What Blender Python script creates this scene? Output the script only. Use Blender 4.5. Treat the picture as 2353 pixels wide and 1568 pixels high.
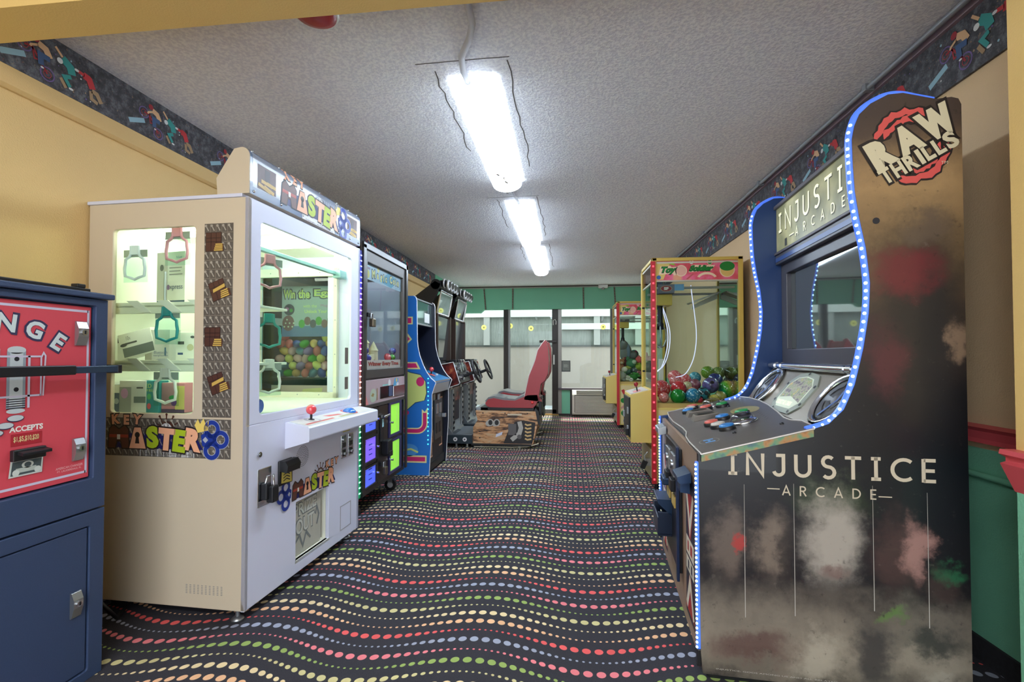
import bpy, bmesh, math, random
from mathutils import Vector, Matrix
for _o in list(bpy.data.objects): bpy.data.objects.remove(_o, do_unlink=True)
SC = bpy.context.scene
COL = SC.collection
RND = random.Random(7)
R = math.radians
PI = math.pi

def lin(c):
    return tuple(((v/255.0)/12.92 if v/255.0 <= .04045 else ((v/255.0+.055)/1.055)**2.4) for v in c)

# ------------------------------------------------------------------ camera
cam_d = bpy.data.cameras.new('camera'); cam = bpy.data.objects.new('camera', cam_d); COL.objects.link(cam)
cam_d.sensor_width = 36.0; cam_d.lens = 1100.0/2353*36.0; cam_d.shift_y = 11.0/2353
cam_d.clip_start = .02; cam_d.clip_end = 100
cam.location = (0, 0, 1.15); cam.rotation_euler = (R(91.2), 0, R(6.53))
SC.camera = cam
# ------------------------------------------------------------------ world, lights, exposure
SC.view_settings.view_transform = 'Standard'; SC.view_settings.look = 'None'
SC.view_settings.exposure = 0.86; SC.view_settings.gamma = 1.0; SC.view_settings.use_curve_mapping = False
W = bpy.data.worlds.new('world'); SC.world = W; W.use_nodes = True
W.node_tree.nodes['Background'].inputs[0].default_value = (.86, .93, 1.0, 1)
W.node_tree.nodes['Background'].inputs[1].default_value = 2.2
def area(name, loc, rot, sx, sy, power, col=(1, 1, 1)):
    d = bpy.data.lights.new(name, 'AREA'); d.shape = 'RECTANGLE'; d.size = sx; d.size_y = sy; d.energy = power; d.color = col
    o = bpy.data.objects.new(name, d); COL.objects.link(o); o.location = loc; o.rotation_euler = rot
    return o
# unseen fill lights added above the lobby, behind the camera
area('lobby_fill', (-.6, -.9, 2.55), (R(18), 0, 0), 1.6, .6, 32, (.95, .97, 1))
area('lobby_fill', (1.5, -2.2, 2.55), (R(25), 0, 0), 1.2, .6, 27, (.95, .97, 1))
_sd = bpy.data.lights.new('sun', 'SUN'); _sd.energy = 10.0; _sd.angle = R(3); _sd.color = (1, .97, .93)
_so = bpy.data.objects.new('sun', _sd); COL.objects.link(_so); _so.rotation_euler = (R(-25), 0, 0)  # daylight source added so bounce off the walkway brightens the back ceiling
SC.cycles.transparent_max_bounces = 24
SC.cycles.max_bounces = 10
SC.cycles.diffuse_bounces = 5
SC.cycles.glossy_bounces = 5
SC.cycles.caustics_reflective = False
SC.cycles.caustics_refractive = False

# ------------------------------------------------------------------ materials
MATS = {}
def mat(name, c=None, rough=.5, metal=0., emit=0., noise=0., nscale=30., bump=0., bscale=200., spec=.5, coat=0., ec=None, trans=0.):
    if name in MATS: return MATS[name]
    if c is None: raise KeyError(name)
    m = bpy.data.materials.new(name); m.use_nodes = True; nt = m.node_tree; b = nt.nodes['Principled BSDF']
    col = lin(c) + (1,)
    b.inputs['Base Color'].default_value = col; b.inputs['Roughness'].default_value = rough; b.inputs['Metallic'].default_value = metal
    b.inputs['Specular IOR Level'].default_value = spec; b.inputs['Coat Weight'].default_value = coat
    if trans: b.inputs['Transmission Weight'].default_value = trans
    if emit:
        b.inputs['Emission Color'].default_value = lin(ec or c) + (1,); b.inputs['Emission Strength'].default_value = emit
    tc = None
    if noise or bump: tc = nt.nodes.new('ShaderNodeTexCoord')
    if noise:
        n = nt.nodes.new('ShaderNodeTexNoise'); n.inputs['Scale'].default_value = nscale; n.inputs['Detail'].default_value = 5
        nt.links.new(tc.outputs['Object'], n.inputs['Vector'])
        mx = nt.nodes.new('ShaderNodeMix'); mx.data_type = 'RGBA'
        mx.inputs['A'].default_value = tuple(v*(1-noise) for v in col[:3]) + (1,)
        mx.inputs['B'].default_value = tuple(min(1, v*(1+noise)) for v in col[:3]) + (1,)
        nt.links.new(n.outputs['Fac'], mx.inputs['Factor']); nt.links.new(mx.outputs['Result'], b.inputs['Base Color'])
    if bump:
        n2 = nt.nodes.new('ShaderNodeTexNoise'); n2.inputs['Scale'].default_value = bscale; n2.inputs['Detail'].default_value = 4
        nt.links.new(tc.outputs['Object'], n2.inputs['Vector'])
        bp = nt.nodes.new('ShaderNodeBump'); bp.inputs['Strength'].default_value = bump; bp.inputs['Distance'].default_value = .006
        nt.links.new(n2.outputs['Fac'], bp.inputs['Height']); nt.links.new(bp.outputs['Normal'], b.inputs['Normal'])
    MATS[name] = m
    return m

def glass(name, tint=(235, 245, 240), refl=1.0):
    if name in MATS: return MATS[name]
    m = bpy.data.materials.new(name); m.use_nodes = True; nt = m.node_tree; nt.nodes.clear()
    o = nt.nodes.new('ShaderNodeOutputMaterial'); t = nt.nodes.new('ShaderNodeBsdfTransparent'); g = nt.nodes.new('ShaderNodeBsdfGlossy')
    t.inputs[0].default_value = lin(tint) + (1,); g.inputs['Roughness'].default_value = .01
    f = nt.nodes.new('ShaderNodeFresnel'); f.inputs[0].default_value = 1.45
    mu = nt.nodes.new('ShaderNodeMath'); mu.operation = 'MULTIPLY'; mu.inputs[1].default_value = refl
    mx = nt.nodes.new('ShaderNodeMixShader'); ge = nt.nodes.new('ShaderNodeNewGeometry'); sb = nt.nodes.new('ShaderNodeMath'); sb.operation = 'SUBTRACT'; sb.inputs[0].default_value = 1.0
    m2 = nt.nodes.new('ShaderNodeMath'); m2.operation = 'MULTIPLY'
    nt.links.new(ge.outputs['Backfacing'], sb.inputs[1]); nt.links.new(f.outputs[0], mu.inputs[0]); nt.links.new(mu.outputs[0], m2.inputs[0]); nt.links.new(sb.outputs[0], m2.inputs[1]); nt.links.new(m2.outputs[0], mx.inputs[0])
    nt.links.new(t.outputs[0], mx.inputs[1]); nt.links.new(g.outputs[0], mx.inputs[2]); nt.links.new(mx.outputs[0], o.inputs[0])
    MATS[name] = m
    return m

class NG:
    """tiny node-expression helper"""
    def __init__(s, m): s.nt = m.node_tree; s.b = s.nt.nodes['Principled BSDF']
    def n(s, t, **k):
        nd = s.nt.nodes.new(t)
        for a, v in k.items(): setattr(nd, a, v)
        return nd
    def put(s, sock, v):
        if hasattr(v, 'is_linked') or hasattr(v, 'links'): s.nt.links.new(v, sock)
        else: sock.default_value = v
    def m(s, op, a, b=0., c=0.):
        nd = s.n('ShaderNodeMath', operation=op); s.put(nd.inputs[0], a); s.put(nd.inputs[1], b); s.put(nd.inputs[2], c)
        return nd.outputs[0]
    def mix(s, f, a, b):
        nd = s.n('ShaderNodeMix', data_type='RGBA'); s.put(nd.inputs['Factor'], f)
        s.put(nd.inputs['A'], (lin(a) + (1,)) if isinstance(a, tuple) else a); s.put(nd.inputs['B'], (lin(b) + (1,)) if isinstance(b, tuple) else b)
        return nd.outputs['Result']
    def xyz(s):
        t = s.n('ShaderNodeTexCoord'); x = s.n('ShaderNodeSeparateXYZ'); s.nt.links.new(t.outputs['Object'], x.inputs[0])
        return t.outputs['Object'], x.outputs[0], x.outputs[1], x.outputs[2]
    def noise(s, vec, sc, det=3, rough=.5):
        nd = s.n('ShaderNodeTexNoise'); nd.inputs['Scale'].default_value = sc; nd.inputs['Detail'].default_value = det; nd.inputs['Roughness'].default_value = rough
        s.nt.links.new(vec, nd.inputs['Vector']); return nd.outputs['Fac']
    def ramp(s, f, stops):
        nd = s.n('ShaderNodeValToRGB'); cr = nd.color_ramp
        while len(cr.elements) < len(stops): cr.elements.new(.5)
        for e, (p, c) in zip(cr.elements, stops): e.position = p; e.color = lin(c) + (1,)
        s.put(nd.inputs[0], f); return nd.outputs[0]
    def sstep(s, v, a, b):
        nd = s.n('ShaderNodeMapRange', interpolation_type='SMOOTHSTEP'); s.put(nd.inputs[0], v); nd.inputs[1].default_value = a; nd.inputs[2].default_value = b
        return nd.outputs[0]
    def blob(s, u, v, cu, cv, ru, rv):
        a = s.m('DIVIDE', s.m('SUBTRACT', u, cu), ru); b = s.m('DIVIDE', s.m('SUBTRACT', v, cv), rv)
        return s.sstep(s.m('SQRT', s.m('ADD', s.m('MULTIPLY', a, a), s.m('MULTIPLY', b, b))), 1.0, .25)
    def base(s, c): s.put(s.b.inputs['Base Color'], c)

# ------------------------------------------------------------------ mesh builder
class MB:
    def __init__(s): s.v = []; s.f = []; s.mi = []; s.sm = []
    def add(s, vs, fs, mi=0, sm=False):
        k = len(s.v); s.v += [tuple(v) for v in vs]
        for f in fs: s.f.append(tuple(i+k for i in f)); s.mi.append(mi); s.sm.append(sm)
        return s
    def box(s, a, b, mi=0):
        x0, y0, z0 = (min(a[i], b[i]) for i in range(3)); x1, y1, z1 = (max(a[i], b[i]) for i in range(3))
        return s.add([(x0, y0, z0), (x1, y0, z0), (x1, y1, z0), (x0, y1, z0), (x0, y0, z1), (x1, y0, z1), (x1, y1, z1), (x0, y1, z1)],
                     [(0, 3, 2, 1), (4, 5, 6, 7), (0, 1, 5, 4), (1, 2, 6, 5), (2, 3, 7, 6), (3, 0, 4, 7)], mi)
    def prism(s, pts, ax, lo, hi, mi=0, mcap=None, sm=False):
        def P(p, h): return (p[0], h, p[1]) if ax == 'y' else ((h, p[0], p[1]) if ax == 'x' else (p[0], p[1], h))
        n = len(pts); vs = [P(p, lo) for p in pts] + [P(p, hi) for p in pts]
        s.add(vs, [(i, (i+1) % n, (i+1) % n+n, i+n) for i in range(n)], mi, sm)
        s.add(vs, [tuple(range(n))[::-1], tuple(range(n, 2*n))], mi if mcap is None else mcap)
        return s
    def cyl(s, p0, p1, r0, r1=None, n=16, mi=0, cap=True, sm=True):
        p0 = Vector(p0); p1 = Vector(p1); r1 = r0 if r1 is None else r1; d = (p1-p0).normalized()
        a = d.orthogonal().normalized(); b = d.cross(a); vs = []
        for p, r in ((p0, r0), (p1, r1)):
            for i in range(n):
                t = 2*PI*i/n; vs.append(p+a*(r*math.cos(t))+b*(r*math.sin(t)))
        s.add(vs, [(i, (i+1) % n, (i+1) % n+n, i+n) for i in range(n)], mi, sm)
        if cap: s.add(vs, [tuple(range(n))[::-1], tuple(range(n, 2*n))], mi)
        return s
    def ball(s, c, r, nu=20, nv=12, mi=0):
        rx, ry, rz = (r, r, r) if not hasattr(r, '__len__') else r
        vs = [(c[0], c[1], c[2]-rz)]
        for j in range(1, nv):
            ph = PI*j/nv-PI/2
            for i in range(nu): t = 2*PI*i/nu; vs.append((c[0]+rx*math.cos(ph)*math.cos(t), c[1]+ry*math.cos(ph)*math.sin(t), c[2]+rz*math.sin(ph)))
        vs.append((c[0], c[1], c[2]+rz)); L = len(vs)-1; fs = []
        for i in range(nu):
            fs.append((0, 1+(i+1) % nu, 1+i)); fs.append((L, L-nu+i, L-nu+(i+1) % nu))
            for j in range(nv-2): a = 1+j*nu; fs.append((a+i, a+(i+1) % nu, a+nu+(i+1) % nu, a+nu+i))
        return s.add(vs, fs, mi, True)
    def tube(s, path, r, n=8, mi=0, closed=False, cap=True):
        P = [Vector(p) for p in path]; m = len(P); vs = []; up = None
        rr = r if hasattr(r, '__len__') else [r]*m
        for k in range(m):
            if closed: d = (P[(k+1) % m]-P[k-1]).normalized()
            else: d = (P[min(k+1, m-1)]-P[max(k-1, 0)]).normalized()
            a = d.orthogonal().normalized() if up is None else (up-d*up.dot(d)).normalized()
            up = a; b = d.cross(a)
            for i in range(n): t = 2*PI*i/n; vs.append(P[k]+a*(rr[k]*math.cos(t))+b*(rr[k]*math.sin(t)))
        fs = []
        for k in range(m if closed else m-1):
            for i in range(n): a0 = k*n; b0 = ((k+1) % m)*n; fs.append((a0+i, a0+(i+1) % n, b0+(i+1) % n, b0+i))
        s.add(vs, fs, mi, True)
        if cap and not closed: s.add(vs, [tuple(range(n))[::-1], tuple(range((m-1)*n, m*n))], mi)
        return s
    def lathe(s, prof, c, ax=(0, 0, 1), n=20, mi=0):
        d = Vector(ax).normalized(); a = d.orthogonal().normalized(); b = d.cross(a); c = Vector(c); vs = []
        for r, h in prof:
            for i in range(n): t = 2*PI*i/n; vs.append(c+d*h+a*(r*math.cos(t))+b*(r*math.sin(t)))
        fs = [(k*n+i, k*n+(i+1) % n, (k+1)*n+(i+1) % n, (k+1)*n+i) for k in range(len(prof)-1) for i in range(n)]
        return s.add(vs, fs, mi, True)
    def holed(s, o, h, r, f, t, mi=0, rin=None):
        """panel with one rounded hole; o,h=(u0,v0,u1,v1); f(u,v,d) maps to 3D, d = depth behind the face"""
        k = 5; inn = []; out = []
        for (cu, cv, a0, ou, ov) in ((h[2]-r, h[3]-r, 0, o[2], o[3]), (h[0]+r, h[3]-r, 90, o[0], o[3]), (h[0]+r, h[1]+r, 180, o[0], o[1]), (h[2]-r, h[1]+r, 270, o[2], o[1])):
            for i in range(k+1):
                t_ = R(a0+90*i/k); inn.append((cu+r*math.cos(t_), cv+r*math.sin(t_))); out.append((ou, ov))
        n = len(inn); vs = [f(u, v, 0) for u, v in inn]+[f(u, v, 0) for u, v in out]+[f(u, v, t) for u, v in inn]+[f(u, v, t) for u, v in out]
        fs = []
        for i in range(n):
            j = (i+1) % n
            if out[i] == out[j]: fs += [(i, n+i, j), (2*n+i, 2*n+j, 3*n+i)]
            else: fs += [(i, n+i, n+j, j), (2*n+i, 2*n+j, 3*n+j, 3*n+i), (n+i, 3*n+i, 3*n+j, n+j)]
            fs.append((i, j, 2*n+j, 2*n+i))
        return s.add(vs, fs, mi)
    def build(s, name, mats, parent=None, bevel=0, seg=2, label=None, stuff=False, loc=None):
        me = bpy.data.meshes.new(name); me.from_pydata(s.v, [], s.f)
        for m in (mats if isinstance(mats, (list, tuple)) else [mats]): me.materials.append(m)
        me.polygons.foreach_set('material_index', s.mi); me.polygons.foreach_set('use_smooth', s.sm)
        bm = bmesh.new(); bm.from_mesh(me); bmesh.ops.recalc_face_normals(bm, faces=bm.faces); bm.to_mesh(me); bm.free()
        me.update()
        o = bpy.data.objects.new(name, me); COL.objects.link(o)
        if parent is not None: o.parent = parent
        if loc: o.location = loc
        if bevel:
            md = o.modifiers.new('bevel', 'BEVEL'); md.width = bevel; md.segments = seg; md.limit_method = 'ANGLE'; md.angle_limit = R(40)
        if label: o['label'] = label
        if stuff: o['kind'] = 'stuff'
        return o

def box(name, a, b, m, parent=None, bevel=0, **k): return MB().box(a, b).build(name, m, parent, bevel, **k)
def thing(name, label, cat, loc=(0, 0, 0), rz=0, group=None):
    o = bpy.data.objects.new(name, None); COL.objects.link(o); o.location = loc; o.rotation_euler = (0, 0, R(rz)); o.empty_display_size = .05
    return tag(o, label, cat, group)
def tag(o, label, cat, group=None):
    o['label'] = label; o['category'] = cat
    if group: o['group'] = group
    return o
def struct(o): o['kind'] = 'structure'; return o
def copy_tree(o, parent=None):
    c = o.copy(); COL.objects.link(c); c.parent = parent
    for ch in list(o.children): copy_tree(ch, c)
    return c

# ------------------------------------------------------------------ flat print
_TXT = {}
def text_mesh(st, bold=0.):
    k = (st, bold)
    if k not in _TXT:
        cu = bpy.data.curves.new('t', 'FONT'); cu.body = st; cu.resolution_u = 3; cu.offset = bold; cu.size = 1; cu.fill_mode = 'FRONT'
        ob = bpy.data.objects.new('t', cu); me = bpy.data.meshes.new_from_object(ob)
        vs = [(v.co.x, v.co.y) for v in me.vertices]; fs = [tuple(p.vertices) for p in me.polygons]
        bpy.data.objects.remove(ob); bpy.data.curves.remove(cu); bpy.data.meshes.remove(me)
        x0 = min(v[0] for v in vs); x1 = max(v[0] for v in vs); y0 = min(v[1] for v in vs); y1 = max(v[1] for v in vs)
        _TXT[k] = ([(x-(x0+x1)/2, y-(y0+y1)/2) for x, y in vs], fs, x1-x0, y1-y0)
    return _TXT[k]
def arc(cx, cy, r, a0, a1, n=8, ry=None):
    ry = r if ry is None else ry
    return [(cx+r*math.cos(R(a0+(a1-a0)*i/n)), cy+ry*math.sin(R(a0+(a1-a0)*i/n))) for i in range(n+1)]
class Flat:
    def __init__(s, o, u, v, lift=.0008, step=.0005, f=None):
        s.o = Vector(o); s.u = Vector(u); s.vv = Vector(v); s.n = s.u.cross(s.vv); s.mb = MB(); s.mats = []; s.lift = lift; s.step = step; s.fn = f
        s.tx = (0, 0, 1, 0)
    def M(s, m):
        if m not in s.mats: s.mats.append(m)
        return s.mats.index(m)
    def at(s, x=0, y=0, k=1, rot=0): s.tx = (x, y, k, R(rot)); return s
    def P(s, p, L):
        x, y, k, a = s.tx; px = x+k*(p[0]*math.cos(a)-p[1]*math.sin(a)); py = y+k*(p[0]*math.sin(a)+p[1]*math.cos(a))
        d = s.lift+s.step*L
        if s.fn: return s.fn(px, py, d)
        return s.o+s.u*px+s.vv*py+s.n*d
    def poly(s, pts, m, L=0): s.mb.add([s.P(p, L) for p in pts], [tuple(range(len(pts)))], s.M(m)); return s
    def rect(s, x0, y0, x1, y1, m, L=0): return s.poly([(x0, y0), (x1, y0), (x1, y1), (x0, y1)], m, L)
    def disc(s, c, r, m, L=0, ry=None, n=20): return s.poly(arc(c[0], c[1], r, 0, 360, n, ry)[:-1], m, L)
    def ring(s, c, r, w, m, L=0, ry=None, n=24, a0=0, a1=360):
        ry = r if ry is None else ry
        a = arc(c[0], c[1], r+w/2, a0, a1, n, ry+w/2); b = arc(c[0], c[1], r-w/2, a0, a1, n, ry-w/2)
        s.mb.add([s.P(p, L) for p in a]+[s.P(p, L) for p in b], [(i, i+1, n+1+i+1, n+1+i) for i in range(n)], s.M(m)); return s
    def stroke(s, pts, w, m, L=0, closed=False):
        n = len(pts); P = [Vector(p) for p in pts]; a = []; b = []
        for i in range(n):
            p = P[i]; d0 = (p-P[i-1]) if (i or closed) else None; d1 = (P[(i+1) % n]-p) if (i < n-1 or closed) else None
            d0 = d0.normalized() if d0 is not None and d0.length > 1e-9 else None; d1 = d1.normalized() if d1 is not None and d1.length > 1e-9 else None
            if d0 is None: t = d1; k = 1
            elif d1 is None: t = d0; k = 1
            else:
                t = (d0+d1); t = t.normalized() if t.length > 1e-6 else d1; k = 1/max(.45, t.dot(d0))
            q = Vector((-t.y, t.x))*(w/2*k); a.append(p+q); b.append(p-q)
        fs = [(i, (i+1) % n, n+(i+1) % n, n+i) for i in range(n if closed else n-1)]
        s.mb.add([s.P(p, L) for p in a+b], fs, s.M(m)); return s
    def text(s, st, x, y, h, m, L=0, w=None, bold=0., rot=0, slant=0.):
        vs, fs, W_, H_ = text_mesh(st, bold); ky = h/H_; kx = ky if w is None else w/W_; c, sn = math.cos(R(rot)), math.sin(R(rot)); out = []
        for a, b in vs:
            a *= kx; b *= ky; a += slant*b; out.append((x+a*c-b*sn, y+a*sn+b*c))
        s.mb.add([s.P(p, L) for p in out], fs, s.M(m)); return s
    def build(s, name, parent=None, **k): return s.mb.build(name, s.mats, parent, **k)
# geometric capitals drawn with strokes (unit height); returns strokes and advance width
GLY = {
 'I': ([[(.19, 0), (.19, 1)], [(0, .06), (.38, .06)], [(0, .94), (.38, .94)]], .38),
 'N': ([[(.06, 0), (.06, .98), (.7, .02), (.7, 1)]], .76),
 'J': ([[(.12, .94), (.42, .94), (.42, .28)] + arc(.22, .26, .2, 0, -170, 8)], .48),
 'U': ([[(.07, 1), (.07, .34)] + arc(.35, .34, .28, 180, 360, 10) + [(.63, 1)]], .7),
 'S': ([arc(.3, .73, .22, 40, 270, 10) + arc(.3, .27, .24, 90, -140, 10)], .58),
 'T': ([[(.32, 0), (.32, 1)], [(0, .94), (.64, .94)]], .64),
 'C': ([arc(.5, .5, .44, 50, 310, 18)], .8),
 'E': ([[(.06, 0), (.06, 1)], [(.06, .94), (.52, .94)], [(.06, .5), (.48, .5)], [(.06, .06), (.52, .06)]], .54),
 'A': ([[(.03, 0), (.38, .98), (.73, 0)], [(.16, .3), (.6, .3)]], .76),
 'R': ([[(.06, 0), (.06, 1)], [(.06, .94), (.3, .94)] + arc(.3, .72, .22, 90, -90, 8) + [(.06, .5)], [(.28, .5), (.58, 0)]], .6),
 'D': ([[(.06, 0), (.06, 1)], [(.06, .94), (.25, .94)] + arc(.25, .5, .44, 90, -90, 12) + [(.06, .06)]], .72),
}
def word(F, st, x0, x1, y, h, m, L=0, w=.12):
    adv = [GLY[c][1]*h for c in st]; gap = (x1-x0-sum(adv))/(len(st)-1); x = x0
    for c, a in zip(st, adv):
        for pl in GLY[c][0]: F.stroke([(x+px*h, y+py*h) for px, py in pl], w*h, m, L)
        x += a+gap
    return F
# ================================================================== ROOM SHELL
XL, XR, YB, H = -2.2, 1.56, 9.4, 2.51
# carpet: wavy rows of dots, seven colours, dot size swelling and shrinking along each row
m_carpet = mat('carpet', (44, 44, 52), .95, spec=.1, bump=.5, bscale=420)
g = NG(m_carpet); vec, gx, gy, gz = g.xyz()
L_, A_, RW, N_ = .90, .05, .0672, 28
th = g.m('MULTIPLY', g.m('ADD', gx, .355), 2*PI/L_); cth = g.m('COSINE', th); sth = g.m('SINE', th)
v_ = g.m('ADD', g.m('DIVIDE', g.m('SUBTRACT', g.m('SUBTRACT', gy, g.m('MULTIPLY', cth, A_)), 2.36), RW), .5)
idx = g.m('FLOORED_MODULO', g.m('FLOOR', v_), 7.0)
fi = g.m('DIVIDE', g.m('ADD', idx, .5), 7.0)
def cramp(stops):
    nd = g.n('ShaderNodeValToRGB'); nd.color_ramp.interpolation = 'CONSTANT'; cr = nd.color_ramp
    while len(cr.elements) < len(stops): cr.elements.new(.5)
    for i, (e, c) in enumerate(zip(cr.elements, stops)): e.position = i/7.0; e.color = lin(c)+(1,)
    g.put(nd.inputs[0], fi); return nd.outputs[0]
dotc = cramp([(166, 172, 192), (238, 104, 104), (240, 190, 148), (236, 214, 168), (214, 204, 150), (158, 182, 104), (240, 136, 144)])
neg = cramp([(0, 0, 0), (255,)*3, (0, 0, 0), (0, 0, 0), (255,)*3, (0, 0, 0), (255,)*3])
sg = g.m('SUBTRACT', 1.0, g.m('MULTIPLY', neg, 2.0)); sc_ = g.m('MULTIPLY', sg, cth)
u_ = g.m('SUBTRACT', g.m('MULTIPLY', gx, N_/L_), g.m('MULTIPLY', g.m('MULTIPLY', sg, sth), .33*N_/(2*PI)))
sx_ = g.m('DIVIDE', L_/N_, g.m('SUBTRACT', 1.0, g.m('MULTIPLY', sc_, .33)))
dx_ = g.m('MULTIPLY', g.m('SUBTRACT', g.m('FRACT', u_), .5), sx_); dy_ = g.m('MULTIPLY', g.m('SUBTRACT', g.m('FRACT', v_), .5), RW)
ds_ = g.m('SQRT', g.m('ADD', g.m('MULTIPLY', dx_, dx_), g.m('MULTIPLY', dy_, dy_)))
rr_ = g.m('ADD', .0108, g.m('MULTIPLY', sc_, .0062))
msk = g.m('SUBTRACT', 1.0, g.m('SMOOTH_MIN', 1.0, g.m('MAXIMUM', 0.0, g.m('DIVIDE', g.m('SUBTRACT', ds_, g.m('SUBTRACT', rr_, .001)), .002)), .05))
fib = g.noise(vec, 350, 2)
basec = g.mix(fib, (40, 40, 46), (76, 75, 82))
g.base(g.mix(msk, basec, dotc))
fl = struct(MB().box((-4, -1.6, -.05), (4, YB, 0)).build('floor', m_carpet))

m_ceil = mat('ceiling_popcorn', (176, 174, 176), .95, spec=.1)
g = NG(m_ceil); vec, gx, gy, gz = g.xyz()
n1 = g.noise(vec, 70, 4, .6); n2 = g.noise(vec, 2.0, 3)
bp = g.n('ShaderNodeBump'); bp.inputs['Strength'].default_value = .8; bp.inputs['Distance'].default_value = .010
g.put(bp.inputs['Height'], n1); g.put(g.b.inputs['Normal'], bp.outputs[0])
g.base(g.mix(g.sstep(n1, .38, .62), g.mix(n2, (226, 224, 232), (228, 230, 240)), g.mix(n2, (246, 245, 248), (247, 248, 252))))
ceil_ = struct(MB().box((XL-.1, 1.40, H), (XR+.1, YB+.2, H+.08)).build('ceiling', m_ceil))
# hairline cracks round the lamps
m_crack = mat('crack_line', (92, 88, 84), .9)
F = Flat((0, 0, H), (1, 0, 0), (0, -1, 0), lift=.001)
def crack(x0, y0, x1, y1, n=14, j=.012):
    pts = [(x0+(x1-x0)*i/n+RND.uniform(-j, j), -(y0+(y1-y0)*i/n)+RND.uniform(-j, j)*.3) for i in range(n+1)]
    F.stroke(pts, .006, m_crack)
for (a, b, x) in ((2.2, 3.6, -.455), (4.1, 5.6, -.43), (5.85, 7.5, -.4)):
    crack(x+.19, a-.05, x+.2, b-.2); crack(x-.17, a, x-.18, a+.9); crack(x-.25, a-.06, x+.2, a-.07, 8, .006)
o = F.build('crack', ceil_); o['kind'] = 'stuff'

m_yel = mat('wall_yellow', (228, 196, 138), .75, spec=.25, bump=.35, bscale=160, noise=.04, nscale=3)
m_yel2 = mat('wall_yellow_green', (226, 196, 156), .75, spec=.25, bump=.35, bscale=160, noise=.05, nscale=3)
m_green = mat('wall_green', (122, 194, 162), .55, bump=.3, bscale=160, noise=.05, nscale=4)
m_red = mat('trim_red', (206, 84, 92), .4)
wl = struct(MB().box((XL-.1, -.4, 0), (XL, 7.78, H)).build('wall_left', m_yel))
wr = struct(MB().box((XR, 1.5, .80), (XR+.1, YB, H)).box((XR, 1.5, 0), (XR+.1, YB, .80), 1).build('wall_right', [m_yel2, m_green]))
struct(MB().prism([(XR-.004, .82), (XR-.03, .825), (XR-.022, .84), (XR-.022, .868), (XR-.034, .882), (XR-.004, .892)], 'y', 1.52, 5.2).build('trim_1', m_red))
m_cove = mat('cove_base', (34, 34, 40), .9, noise=.7, nscale=60)
struct(box('baseboard_right', (XR-.012, 1.52, 0), (XR, YB, .085), m_cove))
# header beam and door jamb of the opening the photo looks through
m_beam = mat('beam_yellow', (222, 190, 120), .7, bump=.2, bscale=160)
m_beamd = mat('beam_face', (176, 138, 84), .7, bump=.2, bscale=160)
struct(MB().box((XL-.1, 1.356, 2.30), (1.6, 1.513, 2.95)).build('wall_front', m_beam))
struct(MB().box((1.262, 1.38, .80), (1.75, 1.513, 2.30)).box((1.262, 1.38, 0), (1.75, 1.513, .80), 1).build('wall_front_jamb', [m_beam, m_green]))
struct(MB().prism([(1.262, .765), (1.225, .845), (1.24, .85), (1.24, .862), (1.222, .872), (1.225, .885), (1.262, .885)], 'y', 1.37, 1.52).build('trim_2', m_red))
# unseen lobby ceiling and walls; back opening sized to limit light from behind
struct(MB().box((-4, -1.6, 2.75), (4, 1.356, 2.8)).build('ceiling_lobby', mat('lobby_white', (214, 208, 196), .9)))
struct(MB().box((-4.1, -1.7, 0), (-4, 1.36, 2.75)).box((4, -1.7, 0), (4.1, 1.4, 2.75)).box((-4.1, -1.7, 0), (-1.6, -1.6, 2.75)).box((1.6, -1.7, 0), (4.1, -1.6, 2.75)).box((-1.6, -1.7, 2.2), (1.6, -1.6, 2.75)).box((-4.1, 1.36, 0), (XL-.1, 1.5, 2.75)).box((1.75, 1.36, 0), (3.6, 1.5, 2.75)).build('wall_lobby', mat('lobby_wall', (226, 210, 170), .8)))

# wallpaper borders with printed skaters and bike riders
m_bord = mat('border_dark', (48, 50, 58), .6)
g = NG(m_bord); vec, gx, gy, gz = g.xyz()
nz = g.noise(vec, 26, 6, .75); nz2 = g.noise(vec, 90, 3, .7); nh = g.noise(vec, 14, 2)
c1 = g.ramp(nz, [(.30, (36, 37, 42)), (.48, (64, 64, 70)), (.60, (98, 100, 108)), (.72, (128, 130, 128))])
c2 = g.ramp(nh, [(.3, (40, 110, 110)), (.45, (130, 60, 60)), (.55, (170, 150, 110)), (.7, (70, 70, 130))])
g.base(g.mix(g.sstep(nz2, .60, .72), c1, c2))
pr = {k: mat('print_'+k, c, .6) for k, c in dict(skin=(222, 180, 138), teal=(52, 150, 146), red=(196, 52, 58), jeans=(62, 92, 136), tan=(168, 140, 106), purple=(112, 92, 150), white=(222, 224, 224), ice=(150, 190, 206), dark=(40, 36, 40), bikered=(160, 44, 52)).items()}
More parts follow.
